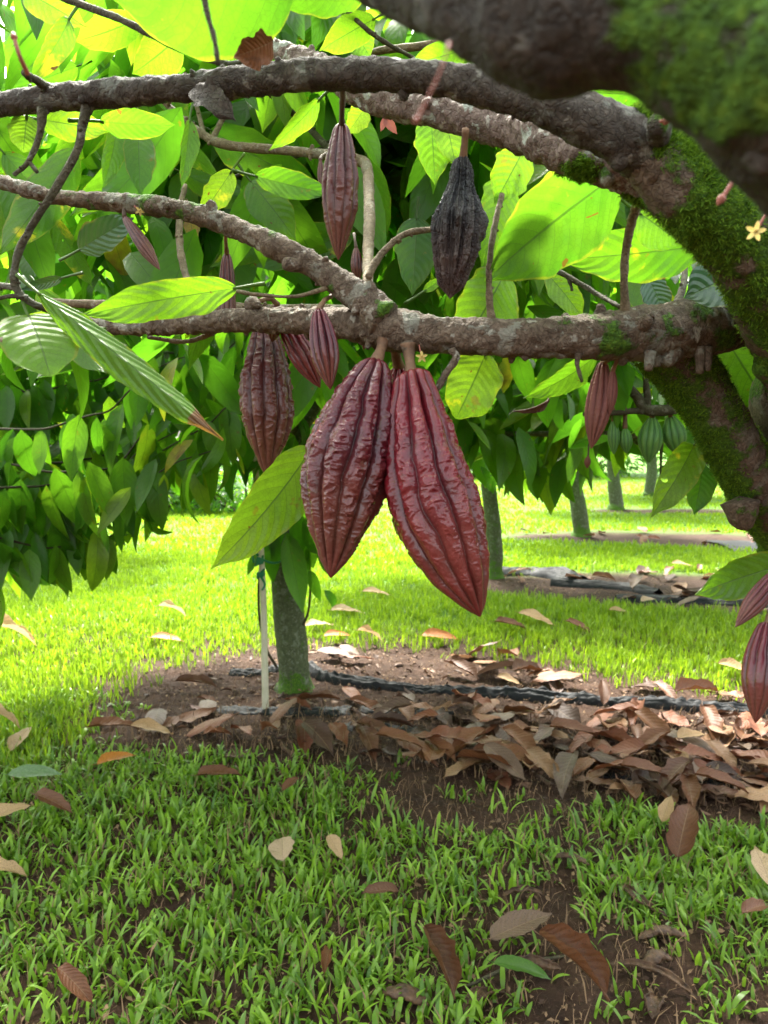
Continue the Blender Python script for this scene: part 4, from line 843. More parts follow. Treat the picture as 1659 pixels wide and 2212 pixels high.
# ------------------------------------------------------------------ individual leaves of the near tree
def leaf(b, t, wpx, roll=0, bend=.15, fold=.2, mat=None, rnd=.6, curl=0, wavy=.6, quilt=1.0, seed=0, n=36, m=14, kind=0, twist=0, flip=1, label=None, petiole=True):
    """b, t = (px,py,depth) of base and tip, wpx = width in px at mid depth"""
    B_, T_ = P(*b), P(*t); L = np.linalg.norm(T_ - B_); X = (T_ - B_) / L
    md = (b[2] + t[2]) / 2; W_ = wpx / F * md / L
    V, q, uv = leaf_grid(n, m, W_, bend, fold, quilt, wavy, curl, twist, seed, kind)
    tipx = V[-1 - m // 2]; xl = np.hypot(tipx[0], tipx[2]); a = math.atan2(-tipx[2], tipx[0])
    c, s = math.cos(a), math.sin(a)                    # put the chord on the x axis
    x = V[:, 0] * c - V[:, 2] * s; z = V[:, 0] * s + V[:, 2] * c; V = np.stack([x / xl, V[:, 1], z / xl], 1)
    view = (CAM - (B_ + T_) / 2); view /= np.linalg.norm(view); Nn = view * flip
    Nn = Nn - X * (Nn @ X); Nn /= np.linalg.norm(Nn); S_ = np.cross(Nn, X)
    ra = rad(roll); N2 = Nn * math.cos(ra) + S_ * math.sin(ra); Y2 = np.cross(N2, X)
    Wd = B_ + (V[:, :1] * X + V[:, 1:2] * Y2 + V[:, 2:] * N2) * L
    mb = MB(); mb.add(Wd, q, uv=uv, rnd=rnd)
    if petiole:
        pt, _ = tube([B_ - X * .028 + N2 * .004, B_ - X * .012, B_ + X * .004], [.0022, .0017, .0014], .004, 6); mb.add(pt['V'], pt['q'], pt['t'], uv=np.tile([.5, .5], (len(pt['V']), 1)), rnd=rnd)
    o = mb.build('leaf', mat or M_LEAF, tree)
    if label: o['label'] = label
    return o
leaf((640, -60, .62), (215, -20, .60), 300, 10, .1, .05, M_LEAF, .42, seed=1, wavy=.3, n=50, m=20, label='large yellow-green leaf at the top left')
leaf((590, 88, .60), (505, 122, .60), 70, 20, .3, .1, M_BROWN, .5, seed=2, wavy=2, curl=.5, petiole=False, label='dead brown torn piece of leaf')
leaf((800, -40, .80), (590, 5, .78), 90, 15, .2, .1, M_LEAF, .6, seed=3)
leaf((512, 622, .78), (172, 682, .74), 92, 8, -.22, .15, M_LEAF, .80, seed=4, wavy=.8, n=50, m=18, flip=1, label='bright leaf lying over the left end of the horizontal branch')
leaf((82, 632, .72), (482, 950, .66), 74, 12, .04, -1.1, M_TIPB, .70, seed=5, wavy=.35, quilt=1.3, n=70, m=20, label='long folded leaf with a dead brown tip')
leaf((60, 680, .73), (110, 815, .70), 165, 12, .25, .1, M_LEAF, .78, seed=6, kind=1, wavy=.5, label='broad rounded leaf at the left edge')
leaf((165, 705, .78), (20, 700, .76), 80, 30, .2, .1, M_LEAF, .74, seed=61, wavy=.4)
leaf((672, 968, .90), (454, 1230, .84), 132, 22, .28, .2, M_LEAF, .88, seed=7, wavy=.4, n=50, m=18, label='yellow-green leaf behind the left big pod')
leaf((1340, 372, .78), (1045, 612, .80), 205, 20, -.25, .25, M_LEAF, .30, seed=8, wavy=.5, n=50, m=20, label='largest leaf under the lichen-patched branch')
leaf((1130, 325, .84), (1068, 440, .84), 92, 10, .1, .15, M_LEAF, .82, seed=9)
leaf((1090, 380, .86), (1040, 580, .86), 110, 30, .1, .15, M_LEAF, .76, seed=10)
leaf((1530, 530, .84), (1203, 562, .84), 118, 8, .12, .1, M_SPOT, .5, seed=11, wavy=.6, n=50, m=20, label='yellow-green leaf with insect holes and brown spots')
leaf((1618, 590, .80), (1478, 645, .80), 145, -20, .3, .2, M_WAXY, .5, seed=12, wavy=.4, label='dark blue-green shiny leaf beside the mossy bough')
leaf((1380, 460, .80), (1475, 530, .80), 95, 10, .25, .1, M_LEAF, .74, seed=13)
leaf((1090, 590, .86), (1000, 745, .84), 135, 12, .2, .15, M_LEAF, .80, seed=14, kind=1, label='rounded leaf standing behind the horizontal branch')
leaf((1050, 762, .86), (985, 905, .86), 125, 10, .15, .15, M_SPOT, .86, seed=15, wavy=.9, kind=1, label='leaf with yellow eaten tip below the horizontal branch')
leaf((1290, 765, .92), (1130, 860, .90), 62, 30, .3, .3, M_LEAF, .76, seed=16)
leaf((1185, 860, .91), (1108, 888, .90), 22, 40, .5, .3, M_BROWN, .5, seed=17, curl=1.2, wavy=1, petiole=False, label='dead brown leaf end')
leaf((1500, 960, .95), (1405, 1118, .92), 80, 15, .25, .25, M_SPOT, .84, seed=18, label='yellow-green leaf hanging left of the leaning trunk')
leaf((1520, 1005, 1.0), (1500, 1112, 1.0), 62, 10, .1, .2, M_LEAF, .35, seed=19)
leaf((1560, 720, 1.05), (1690, 930, 1.05), 140, 10, .1, .15, M_LEAF, .80, seed=20, label='large bright leaf right of the leaning trunk')
leaf((1600, 850, 1.1), (1700, 960, 1.1), 110, 10, .1, .15, M_LEAF, .85, seed=21)
leaf((1560, 800, 1.15), (1740, 760, 1.15), 110, 10, .1, .15, M_LEAF, .78, seed=22)
leaf((1710, 1215, .78), (1503, 1285, .74), 92, 12, -.25, .2, M_LEAF, .70, seed=23, n=50, m=18, label='leaf over the two red pods at the right edge')
leaf((1470, 215, .86), (1250, 200, .86), 100, 10, -.3, .1, M_LEAF, .5, seed=24)
leaf((1450, 230, .9), (1330, 300, .9), 90, 20, .2, .1, M_LEAF, .77, seed=25)
leaf((85, 258, .76), (235, 285, .78), 70, 10, .2, .1, M_LEAF, .84, seed=26)
leaf((215, 262, .74), (380, 270, .76), 62, -10, .3, .1, M_SPOT, .5, seed=27)
leaf((58, 250, .74), (50, 330, .74), 68, 5, .1, .1, M_LEAF, .83, seed=28, kind=1)
leaf((252, 280, 1.0), (222, 408, .98), 48, 20, .2, .3, M_LEAF, .6, seed=29)
leaf((298, 285, 1.0), (302, 425, .98), 68, 5, .15, .3, M_LEAF, .45, seed=30)
leaf((410, 260, 1.0), (390, 410, .98), 42, 30, .1, .4, M_LEAF, .6, seed=31)
leaf((690, 215, .92), (580, 325, .9), 48, 30, .1, .3, M_LEAF, .82, seed=32)
leaf((150, 40, .8), (60, 180, .78), 55, 20, .3, .3, M_SPOT, .80, seed=33)
leaf((300, 40, .9), (160, 90, .9), 80, 20, .2, .2, M_LEAF, .74, seed=34)
leaf((50, -20, .85), (190, 60, .85), 75, 10, .2, .2, M_LEAF, .82, seed=35)
leaf((385, 80, .95), (285, 160, .95), 95, 20, .2, .2, M_LEAF, .74, seed=36)
leaf((1180, 590, 1.0), (1260, 690, 1.0), 60, 20, .2, .2, M_LEAF, .8, seed=37)
leaf((1400, 600, .98), (1440, 690, .98), 60, 10, .2, .2, M_WAXY, .8, seed=38)
leaf((955, 240, .95), (985, 365, .95), 70, 20, .2, .2, M_LEAF, .82, seed=39)
leaf((930, 250, .98), (940, 400, .98), 80, 10, .1, .2, M_LEAF, .55, seed=40)
leaf((790, 230, 1.0), (750, 290, 1.0), 50, 10, .1, .2, M_SPOT, .9, seed=41)
leaf((550, 380, 1.0), (720, 420, 1.0), 60, 10, -.2, .2, M_LEAF, .45, seed=42)
leaf((500, 370, 1.0), (430, 470, 1.0), 60, 10, .2, .2, M_SPOT, .88, seed=43)
leaf((540, 390, 1.1), (640, 520, 1.1), 85, 10, .2, .2, M_LEAF, .4, seed=44)
leaf((170, 540, 1.0), (290, 470, 1.0), 70, 10, .2, .2, M_WAXY, .4, seed=45)
leaf((135, 600, 1.0), (45, 625, 1.0), 26, 10, .1, .2, M_WAXY, .4, seed=46)
leaf((900, 470, 1.1), (890, 640, 1.1), 90, 10, .1, .2, M_LEAF, .05, seed=47)
leaf((915, 630, .95), (960, 600, .95), 22, 10, .1, .2, M_LEAF, .7, seed=48)
leaf((810, 40, 1.0), (690, 110, 1.0), 70, 10, -.2, .2, M_LEAF, .8, seed=49)
leaf((760, 60, 1.1), (800, 125, 1.1), 70, 10, .1, .2, M_LEAF, .7, seed=50)
leaf((1010, 105, 1.0), (880, 140, 1.0), 60, 10, .2, .2, M_LEAF, .75, seed=51)
leaf((830, 252, .95), (858, 290, .95), 20, 0, .1, .2, M_PINK, .7, seed=52, label='small pink young leaf under the upper branches')
leaf((835, 250, .95), (822, 285, .95), 14, 0, .1, .2, M_PINK, .7, seed=53)
leaf((410, 470, 1.2), (420, 525, 1.2), 32, 0, .1, .2, M_LEAF, .985, seed=54)
leaf((420, 190, .66), (510, 262, .64), 60, 10, .4, .2, M_BARKD, .2, seed=55, wavy=1.5, label='dark withered leaf hanging under the dark upper branch', petiole=False)
# more hanging leaves, each its own
rl = np.random.default_rng(91); cnt = 0
while cnt < 38:
    px, py = rl.uniform(-20, 1680), rl.uniform(-40, 640); d = rl.uniform(1.15, 1.6); th = rl.uniform(0, 6.28); L = rl.uniform(.12, .2)
    dx, dy = math.cos(th) * L * F / d, (abs(math.sin(th)) * .9 + .2) * L * F / d
    leaf((px, py, d), (px + dx, py + dy, d + rl.uniform(-.08, .08)), rl.uniform(.32, .42) * L * F / d, rl.uniform(-50, 50), rl.uniform(-.1, .4), rl.uniform(.1, .4), M_LEAF if rl.random() < .55 else M_SPOT, rl.uniform(.3, .9), seed=100 + cnt, n=18, m=8, flip=rl.choice([-1, 1])); cnt += 1
# canopy of the near tree
rs = np.random.default_rng(14)
def canopy(n_, cen, radii, nper, L0, L1, seed, reject=None, lo=0., hi=1., power=1.0):
    r_ = np.random.default_rng(seed); v = r_.normal(0, 1, (n_, 3)); v /= np.linalg.norm(v, axis=1)[:, None]
    v *= (r_.random(n_) ** power)[:, None]; c = np.array(cen) + v * np.array(radii)
    pos, X, Nn, L = cluster_leaves(c, v, nper, L0, L1, rs=r_)
    k = keep_above(pos) & keep_above(pos + X * L[:, None])
    if reject is not None: k &= ~reject(pos, X, L)
    rnd = np.clip(np.repeat(r_.uniform(lo, hi, n_), nper) * .55 + r_.uniform(0, .5, len(pos)) * (hi - lo), 0, 1)
    rnd = np.where(r_.random(len(rnd)) < .02, r_.uniform(.94, 1, len(rnd)), np.minimum(rnd, .9))
    return pos[k], X[k], Nn[k], L[k], rnd[k], c
def near_reject(pos, X, L):      # keep the space between lens and main boughs free
    m_ = pos + X * (L[:, None] * .5); px, py, d = proj(m_)
    inview = (px > -150) & (px < 1810) & (py > -150) & (py < 2300)
    return ((d < 1.12) & inview & (d > 0)) | (np.linalg.norm(m_ - CAM, axis=1) < .45)
mb = MB()
for a in [(300, (-.1, 1.75, 2.05), (1.9, .75, .55), 7, .12, .20, 1), (34, (.1, .9, 2.5), (2.2, 1.6, .35), 7, .14, .22, 2), (60, (.95, 1.8, 1.35), (.5, .5, .45), 6, .10, .16, 3), (110, (0, 2.6, 2.0), (1.6, .7, .75), 7, .14, .22, 4)]:
    p, X, Nn, L, r, c = canopy(*a, reject=near_reject, lo=.25, hi=1.0); leaves_into(mb, p, X, Nn, L, r)
o = mb.build('foliage', M_FOL, tree); tag(o, kind='stuff')

# ------------------------------------------------------------------ pods
def pod(top, tip, wpx, mat, label, seed=0, stalk=None, stalk_mat=None, deep=.10, wart=1.0, prof=None, depth_ratio=1.0, name='cacao_pod', nz=220, na=200, bow=0.0, spin=0.0, cat='cacao pod', group=None, wrinkle=0.0, wf=1.0, calm=.3):
    T0, T1 = P(*top), P(*tip); ax = T1 - T0; L = np.linalg.norm(ax); Z = ax / L
    view = CAM - T0; X = np.cross(Z, view); X /= np.linalg.norm(X); Y = np.cross(Z, X)
    W_ = wpx / F * (top[2] + tip[2]) / 2 / 2
    pr = prof or [(0, .22), (.03, .36), (.08, .48), (.2, .74), (.34, .93), (.46, 1.0), (.58, .96), (.7, .80), (.82, .56), (.91, .34), (.97, .17), (1, .02)]
    pt, pv = np.array(pr).T
    t = np.linspace(0, 1, nz); cs = catmull(np.c_[pt, pv], 400); r = np.interp(t, cs[:, 0], cs[:, 1]) * W_
    th = np.linspace(0, 2 * np.pi, na, endpoint=False); TT, TH = np.meshgrid(t, th, indexing='ij')
    RR = np.repeat(r[:, None], na, 1)
    p3 = np.stack([np.cos(TH) * RR, np.sin(TH) * RR, TT * L], -1).reshape(-1, 3)
    wob = .16 * vn(p3 * 28, seed) + .10 * vn(p3 * 75, seed + 1)
    ph = 5 * (TH.ravel() + spin) + wob * 2.0
    g1 = np.abs(np.sin(ph)); g2 = .5 + .5 * np.cos(ph * 1.0 + .0)
    groove = (1 - g1) ** 2.2
    major = .5 + .5 * np.cos(ph * 2 / 2 * 1.0)
    env = np.clip(RR.ravel() / W_, 0, 1) ** .6 * (1 - sstep(.9, 1, TT.ravel()))
    rid = g1 ** .7
    d = 1.25 * W_ * deep * (rid - .75) * (1.15 - .3 * major) * (1 + (0 if wrinkle else .5) * vn(p3 * 22, seed + 20))
    k = np.clip(.25 + .75 * rid, 0, 1)
    if wart:
        # wrinkly warts: ridged noise, stronger on the ridges
        w1 = 1 - np.abs(vn(p3 * np.array([120, 120, 150]) * wf + seed + .8 * vn(p3 * 90, seed + 31)[:, None], seed + 3)) * 2.4
        w2 = 1 - np.abs(vn(p3 * np.array([420, 420, 460]), seed + 4)) * 2
        patch = (.65 + .45 * vn(p3 * 35, seed + 6)) * (1 - calm * (1 - sstep(.02, .32, TT.ravel()))) * (1 - calm * .8 * sstep(.68, .9, TT.ravel()))
        k = .12 + .95 * rid ** 2.2
        d = d + wart * W_ * (.050 * w1 + .012 * w2) * k * patch + wart * W_ * .05 * vn(p3 * 60, seed + 8) * k
    if wrinkle:
        ww = 1 - np.abs(vn(np.c_[np.cos(TH.ravel()) * 5 + TT.ravel() * .6, np.sin(TH.ravel()) * 5, TT.ravel() * 3.2 + vn(p3 * 60, 3) * .5], seed + 9)) * 2
        w3 = 1 - np.abs(vn(np.c_[np.cos(TH.ravel()) * 11, np.sin(TH.ravel()) * 11, TT.ravel() * 6], seed + 12)) * 2
        d = d + wrinkle * W_ * (.20 * ww + .10 * w3 + .24 * vn(p3 * 34, seed) + .08 * vn(p3 * 130, seed + 2))
    d = d * env
    R2 = RR.ravel() + d
    bo = bow * W_ * np.sin(np.pi * TT.ravel())
    V = T0 + X * (np.cos(TH.ravel()) * R2 + bo)[:, None] + Y * (np.sin(TH.ravel()) * R2 * depth_ratio)[:, None] + Z * (TT.ravel() * L)[:, None]
    i = np.arange(nz - 1)[:, None] * na; j = np.arange(na)[None]; j2 = (j + 1) % na
    q = np.stack([i + j, i + j2, i + na + j2, i + na + j], -1).reshape(-1, 4)
    c0 = len(V); V = np.vstack([V, T0 + Z * L * .004, T1]); jj = np.arange(na); k2 = (jj + 1) % na
    tr = np.vstack([np.stack([k2, jj, np.full(na, c0)], 1), np.stack([(nz - 1) * na + jj, (nz - 1) * na + k2, np.full(na, c0 + 1)], 1)])
    e = empty(name, T0); tag(e, label, cat, group)
    obj('husk', V, [q, tr], mat, e, attrs={'ridge': np.append(rid, [0, 0]), 'along': np.append(TT.ravel(), [0, 1])})
    if stalk:
        sp, sr = pix(stalk); sp = np.vstack([sp, T0 + Z * L * .012]); sr = np.append(sr, sr[-1] * 1.35)
        mbs = MB(); tt, _ = tube(sp, sr, .003, 16, .0006, 180, seed, True, None, 0, .1); mbs.add(tt['V'], tt['q'], tt['t']); mbs.build('stalk', stalk_mat or M_STALK, e)
    return e
BIGP = [(0, .20), (.02, .32), (.06, .44), (.14, .62), (.26, .84), (.40, .98), (.5, 1.0), (.62, .93), (.74, .74), (.84, .52), (.92, .30), (.97, .15), (1, .02)]
BIGR = [(0, .26), (.02, .42), (.06, .50), (.14, .62), (.26, .80), (.38, .93), (.5, 1.0), (.62, .98), (.74, .84), (.84, .62), (.92, .38), (.97, .18), (1, .02)]
SLIM = [(0, .2), (.04, .42), (.12, .6), (.25, .82), (.4, .97), (.5, 1.0), (.62, .95), (.75, .74), (.86, .46), (.94, .24), (1, .02)]
pod((812, 780, .80), (714, 1248, .76), 180, M_POD, 'large wrinkled maroon pod, left one of the big hanging pair', 1, [(829, 728, 17, .812), (826, 745, 13, .81), (821, 760, 11, .805)], deep=.17, wart=.92, prof=BIGP, bow=.16, wf=1.3, nz=420, na=420, spin=.3, group='big pods hanging from the horizontal branch')
pod((888, 806, .79), (1037, 1332, .74), 184, M_PODR, 'large glossy red pod, right one of the big hanging pair', 2, [(881, 742, 17, .80), (883, 762, 13, .80), (886, 782, 11, .795)], deep=.18, wart=.8, prof=BIGR, bow=.33, wf=1.25, calm=.8, nz=420, na=420, spin=.1, group='big pods hanging from the horizontal branch')
pod((862, 792, .88), (850, 1000, .88), 80, M_PODR, 'red ribbed pod wedged behind the two big pods', 3, [(850, 740, 11, .84), (856, 770, 10, .86)], deep=.2)
pod((572, 700, .98), (580, 1036, .97), 108, M_PODB, 'dark maroon-brown pod hanging left of the big pair', 4, None, deep=.13, wart=1.1, nz=320, na=300, prof=SLIM, spin=.2)
pod((688, 668, .80), (714, 842, .79), 58, M_POD, 'small purple-maroon pod in front of the horizontal branch', 5, [(716, 640, 5, .84), (700, 650, 5, .82)], deep=.22, wart=.5, prof=SLIM)
pod((610, 690, .93), (692, 838, .93), 54, M_PODR, 'small reddish pod slanting down behind the horizontal branch', 6, None, deep=.2, wart=.5, prof=SLIM)
pod((600, 657, .90), (588, 740, .93), 34, M_POD, 'stub of a small maroon pod poking above the horizontal branch', 66, [(560, 650, 5, .88), (585, 645, 5, .89)], deep=.2, wart=.4, prof=SLIM)
pod((738, 268, .76), (731, 562, .76), 78, M_PODB, 'slim brown-purple pod hanging from the dark upper branch', 7, [(741, 185, 8, .68), (739, 235, 6, .72)], M_STALKD, deep=.13, wart=.8, nz=320, na=260, prof=SLIM)
pod((1000, 342, .78), (972, 645, .78), 98, M_PODK, 'shrivelled black mummified pod', 8, [(1006, 278, 8, .76), (1003, 310, 7, .77)], M_STALK, deep=.03, wart=.5, wrinkle=.9, nz=360, na=360, prof=[(0, .2), (.03, .34), (.1, .40), (.2, .52), (.32, .78), (.45, .98), (.55, 1.0), (.68, .90), (.8, .62), (.9, .40), (.97, .16), (1, .03)])
pod((268, 468, .88), (346, 584, .86), 27, M_PODB, 'thin dried brown pod dangling from the upper left branch', 9, [(272, 440, 4, .88), (268, 455, 4, .88)], M_STALKD, deep=.2, wart=.3, wrinkle=.3, nz=160, na=120, prof=SLIM)
pod((490, 548, .93), (491, 690, .93), 37, M_PODB, 'small brown ribbed pod standing behind the left part of the horizontal branch', 10, [(486, 490, 4, .87), (488, 525, 4, .9)], M_STALK, deep=.16, wart=.4, prof=[(0, .3), (.1, .6), (.3, .85), (.5, .95), (.8, 1), (.95, .8), (1, .1)])
pod((692, 345, 1.05), (694, 412, 1.05), 15, M_PODB, 'tiny dark pod left of the slim hanging pod', 11, [(706, 330, 3, 1.1), (694, 338, 3, 1.06)], M_STALKD, deep=.15, wart=.2, nz=90, na=80)
pod((769, 535, .95), (773, 612, .95), 27, M_PODB, 'small maroon pod half hidden behind the fork of the branches', 12, [(765, 505, 3, .96), (767, 520, 3, .95)], M_STALKD, deep=.16, wart=.4, nz=120, na=100)
pod((1303, 782, .84), (1277, 970, .84), 54, M_PODY, 'rose-brown pod hanging under the right half of the horizontal branch', 13, [(1335, 765, 6, .80), (1318, 775, 5, .82)], M_STALK, deep=.12, wart=.4, prof=SLIM, bow=-.1)
pod((1324, 800, .83), (1317, 897, .83), 26, M_PODY, 'small tan-rose pod beside the larger rose-brown pod', 14, [(1338, 762, 5, .80), (1330, 785, 4, .82)], M_STALK, deep=.12, wart=.3, nz=120, na=100, prof=SLIM)
for k, (a, b, w, l) in enumerate([((1409, 902), (1400, 1000), 52, 'light green ribbed pod, left of the green pair below the fork'), ((1448, 900), (1466, 984), 50, 'light green ribbed pod, right of the green pair below the fork'), ((1325, 908), (1326, 982), 26, 'slim dark green pod behind the rose-brown pod'), ((1350, 925), (1354, 980), 28, 'short dark green pod left of the green pair')]):
    pod((*a, 1.62), (*b, 1.62), w, M_PODG, l, 20 + k, [(a[0], 882, 4, 1.6), (a[0], 892, 4, 1.61)], M_STALK, deep=.12, wart=.1, nz=120, na=120, group='green pods below the fork')
pod((1690, 1225, .72), (1588, 1355, .70), 44, M_POD, 'narrow crimson pod slanting in at the right edge', 25, [(1740, 1190, 5, .75), (1712, 1205, 5, .73)], deep=.16, wart=.2, prof=SLIM)
pod((1654, 1345, .70), (1632, 1562, .68), 76, M_POD, 'dark crimson ribbed pod hanging lowest at the right edge', 26, [(1712, 1210, 4, .73), (1690, 1290, 4, .72), (1662, 1325, 4, .71)], deep=.13, wart=.2, prof=SLIM)
pod((787, 735, .86), (786, 756, .86), 9, M_PODR, 'tiny red young pod left of the big pods stalk', 27, None, deep=.1, wart=0, nz=40, na=40)
pod((1270, 985, 1.7), (1268, 1012, 1.7), 14, M_PODY, 'tiny brown pod dangling over the far lawn', 28, [(1272, 960, 2, 1.7), (1271, 975, 2, 1.7)], M_STALKD, deep=.1, wart=0, nz=40, na=40)

# flowers
def flower(px, py, d, s, label, stalk, mat=M_PETAL, seed=0):
    c = P(px, py, d); r_ = np.random.default_rng(seed); e = empty('cacao_flower', c); tag(e, label, 'flower', 'small flowers on the branches')
    Z = (CAM - c) / np.linalg.norm(CAM - c) + r_.normal(0, .3, 3); Z /= np.linalg.norm(Z); X = np.cross(Z, [0, 0, 1.]); X /= np.linalg.norm(X); Y = np.cross(Z, X)
    g = leaf_grid(8, 4, .42, .5, .3)
    for k in range(5):
        a = 2 * math.pi * k / 5 + seed; dr = X * math.cos(a) + Y * math.sin(a) + Z * .35
        V, Q, uv, nv = inst(g, c[None], dr[None], Z[None], np.array([s])); obj('petal', V, Q, mat, e, uv=uv)
    mb = MB()
    for k in range(6):
        a = 2 * math.pi * k / 6; dr = (X * math.cos(a) + Y * math.sin(a)) * .35 + Z
        t, _ = tube([c, c + dr * s * .3, c + dr * s * .55], [s * .06, s * .05, s * .08], s * .1, 6); mb.add(t['V'], t['q'], t['t'])
    mb.build('stamens', mat, e)
    sp, sr = pix(stalk); sp = np.vstack([sp, c]); sr = np.append(sr, sr[-1]); t, _ = tube(sp, sr, .003, 7); mb = MB(); mb.add(t['V'], t['q'], t['t']); mb.build('stalk', M_PINK, e)
flower(911, 771, .78, .0068, 'tiny pale yellow flower under the horizontal branch beside the big pods', [(905, 745, 1.5, .79)], seed=1)
flower(1632, 500, .50, .0072, 'pale yellow flower in front of the mossy bough at the right edge', [(1668, 440, 4, .5), (1650, 470, 3, .5)], seed=2)
flower(302, 456, .87, .0062, 'small yellowish flower on the upper left branch', [(290, 445, 2, .87)], seed=3)
def bud(pts, rr, label, cat='flower bud'):
    e = empty('flower_bud', P(*pts[-1])); tag(e, label, cat, 'pink buds near the lens')
    mb = MB(); p = np.array([P(*a) for a in pts]); t, _ = tube(p, rr, .002, 10, 0.0003, 300); mb.add(t['V'], t['q'], t['t']); mb.build('stem', M_PINK, e)
    c, r = p[-1], rr[-1] * 2.0; d = p[-1] - p[-2]; d /= np.linalg.norm(d)
    mb = MB(); t, _ = tube([c - d * r, c, c + d * r * 1.6], [r * .4, r, r * .15], r * .3, 10); mb.add(t['V'], t['q'], t['t']); mb.build('bud', M_PINK, e)
bud([(972, 92, .20), (948, 160, .20), (912, 235, .20), (900, 258, .20)], [.0003, .00022, .00022, .0004], 'blurred pink bud on a thin stalk in front of the lichen branch')
bud([(1592, 375, .40), (1578, 400, .40), (1558, 430, .40)], [.0012, .0011, .0012], 'rusty bud on a short stalk in front of the mossy bough')
bud([(1425, 262, .50), (1438, 262, .50)], [.0008, .0012], 'round pink bud at the hollow knot on the mossy bough')
bud([(60, 160, .45), (42, 120, .44), (30, 80, .44)], [.0014, .0012, .0010], 'blurred pinkish bud at the end of the twig at upper left')

# ------------------------------------------------------------------ orchard trees
def orchard(base, trunk, r0, crown, nclu, L0, L1, label, seed, hgt=1.5, nlimb=7, lo=.0, hi=.9, nper=7, mat=M_TRUNK, group='orchard trees behind', power=.55, moss=.15, sprays=False):
    base = np.array(base, float); e = empty('cacao_tree', base); tag(e, label, 'tree', group); r_ = np.random.default_rng(seed)
    pts = [base + np.array(p) for p in trunk]; rr = [r0 * f for f in np.linspace(1.25, .8, len(pts))]
    pts = [pts[0] - [0, 0, .05]] + pts; rr = [r0 * 2.1] + rr; rr[1] = r0 * 1.6; pts.insert(2, pts[1] + np.array([0, 0, .07])); rr.insert(2, r0 * 1.16)
    mb = MB(); t, _ = tube(pts, rr, .02, 28, r0 * .05, 25, seed, True, lambda V, D: np.clip(moss + .12 + .45 * sstep(.22, .0, V[:, 2]) + .3 * fbm(V * 12, 3, 2), 0, 1), .3, .12); mb.add(**t)
    mb.build('trunk', mat, e)
    cc = base + np.array(crown[0]); cr = np.array(crown[1]); top = np.array(pts[-1])
    ends = []
    for k in range(nlimb):
        a = 2 * math.pi * k / nlimb + r_.uniform(-.3, .3); en = cc + cr * np.array([math.cos(a) * .75, math.sin(a) * .75, r_.uniform(-.5, .7)])
        mid = (top + en) / 2 + np.array([0, 0, .12]) + r_.normal(0, .06, 3)
        mb = MB(); t, _ = tube([top - [0, 0, .06], mid, en], [r0 * .5, r0 * .3, r0 * .08], .03, 10, .002, 40, seed + k, True, lambda V, D: np.full(len(V), .2), .4, .15); mb.add(**t)
        for q in range(4):
            s0 = mid + (en - mid) * r_.random(); s1 = s0 + r_.normal(0, .22, 3) * cr; t, _ = tube([s0, (s0 + s1) / 2 + [0, 0, .04], s1], [r0 * .14, r0 * .1, r0 * .05], .04, 6); mb.add(**t)
        mb.build('branch', mat, e)
    v = r_.normal(0, 1, (nclu, 3)); v /= np.linalg.norm(v, axis=1)[:, None]; v *= (r_.random(nclu) ** power)[:, None]
    c = cc + v * cr; pos, X, Nn, L = cluster_leaves(c, v, nper, L0, L1, rs=r_, spread=.05)
    k = keep_above(pos, -15) & keep_above(pos + X * L[:, None], 8) & (pos[:, 2] > .45)
    px, py, d = proj(pos + X * L[:, None] * .5); k &= (d > 1.45) | (px < -100) | (px > 1760)
    rnd = np.clip(np.repeat(r_.uniform(lo, hi, nclu), nper) * .6 + r_.uniform(0, .45, len(pos)), 0, .9); rnd = np.where(r_.random(len(rnd)) < .012, r_.uniform(.94, 1, len(rnd)), rnd)
    mb = MB(); leaves_into(mb, pos[k], X[k], Nn[k], L[k], rnd[k])
    if sprays:                                     # long drooping sprays, leaves hanging from both sides of each stem
        st = MB()
        for j, (xa, xb, d0, off) in enumerate([(-260, 330, 2.55, 0), (-200, 470, 2.8, 20), (-240, 500, 3.05, 60), (-260, 380, 2.6, 110), (-100, 590, 2.9, 90), (-250, 510, 2.9, 150), (-100, 600, 3.1, 180), (-250, 520, 3.2, 215), (-260, 420, 2.75, 250), (-240, 520, 3.1, 320)]):
            xs_ = np.linspace(xa, xb, 16); ys_ = np.interp(xs_, LEX, LEY) - 118 - off + 14 * np.sin(xs_ * .011 + j); dd = d0 + .25 * np.sin(xs_ * .006 + j * 2)
            pp_ = np.array([P(a, b, c_) for a, b, c_ in zip(xs_, ys_, dd)]); C = catmull(pp_, 60)
            t, _ = tube(pp_, np.linspace(.006, .0022, 16), .03, 6); st.add(**t)
            i = np.sort(r_.integers(0, 60, 58)); m_ = len(i); hx = r_.normal(0, .28, m_)
            ps = C[i] + r_.normal(0, .03, (m_, 3)) * [1, 2.2, .6]; Xs = np.c_[hx, r_.normal(0, .35, m_), -np.ones(m_)]; Ns = np.c_[r_.normal(0, .45, m_), -np.ones(m_), r_.uniform(.1, .9, m_)]
            Ls = r_.uniform(.10, .25, m_); tips = ps + Xs / np.linalg.norm(Xs, axis=1)[:, None] * Ls[:, None]; kk = keep_above(tips, 12)
            leaves_into(mb, ps[kk], Xs[kk], Ns[kk], Ls[kk], np.clip(r_.uniform(.25, .95, m_)[kk], 0, .93), r_.uniform(.85, 1.25, m_)[kk])
        st.build('branch', M_TWIGD, e)
    o = mb.build('foliage', M_FOL, e); tag(o, kind='stuff'); return e
g = G(637, 1488)
orchard(g, [(0, 0, 0), (-.02, .01, .3), (-.05, .02, .7), (-.09, .03, 1.05), (-.08, .04, 1.25)], .072, ((-.1, .1, 2.15), (2.0, 1.5, 1.15)), 760, .13, .22, 'young cacao tree with a straight trunk behind the white stake', 201, lo=.0, hi=.8)
g1 = g
g = G(1068, 1245)
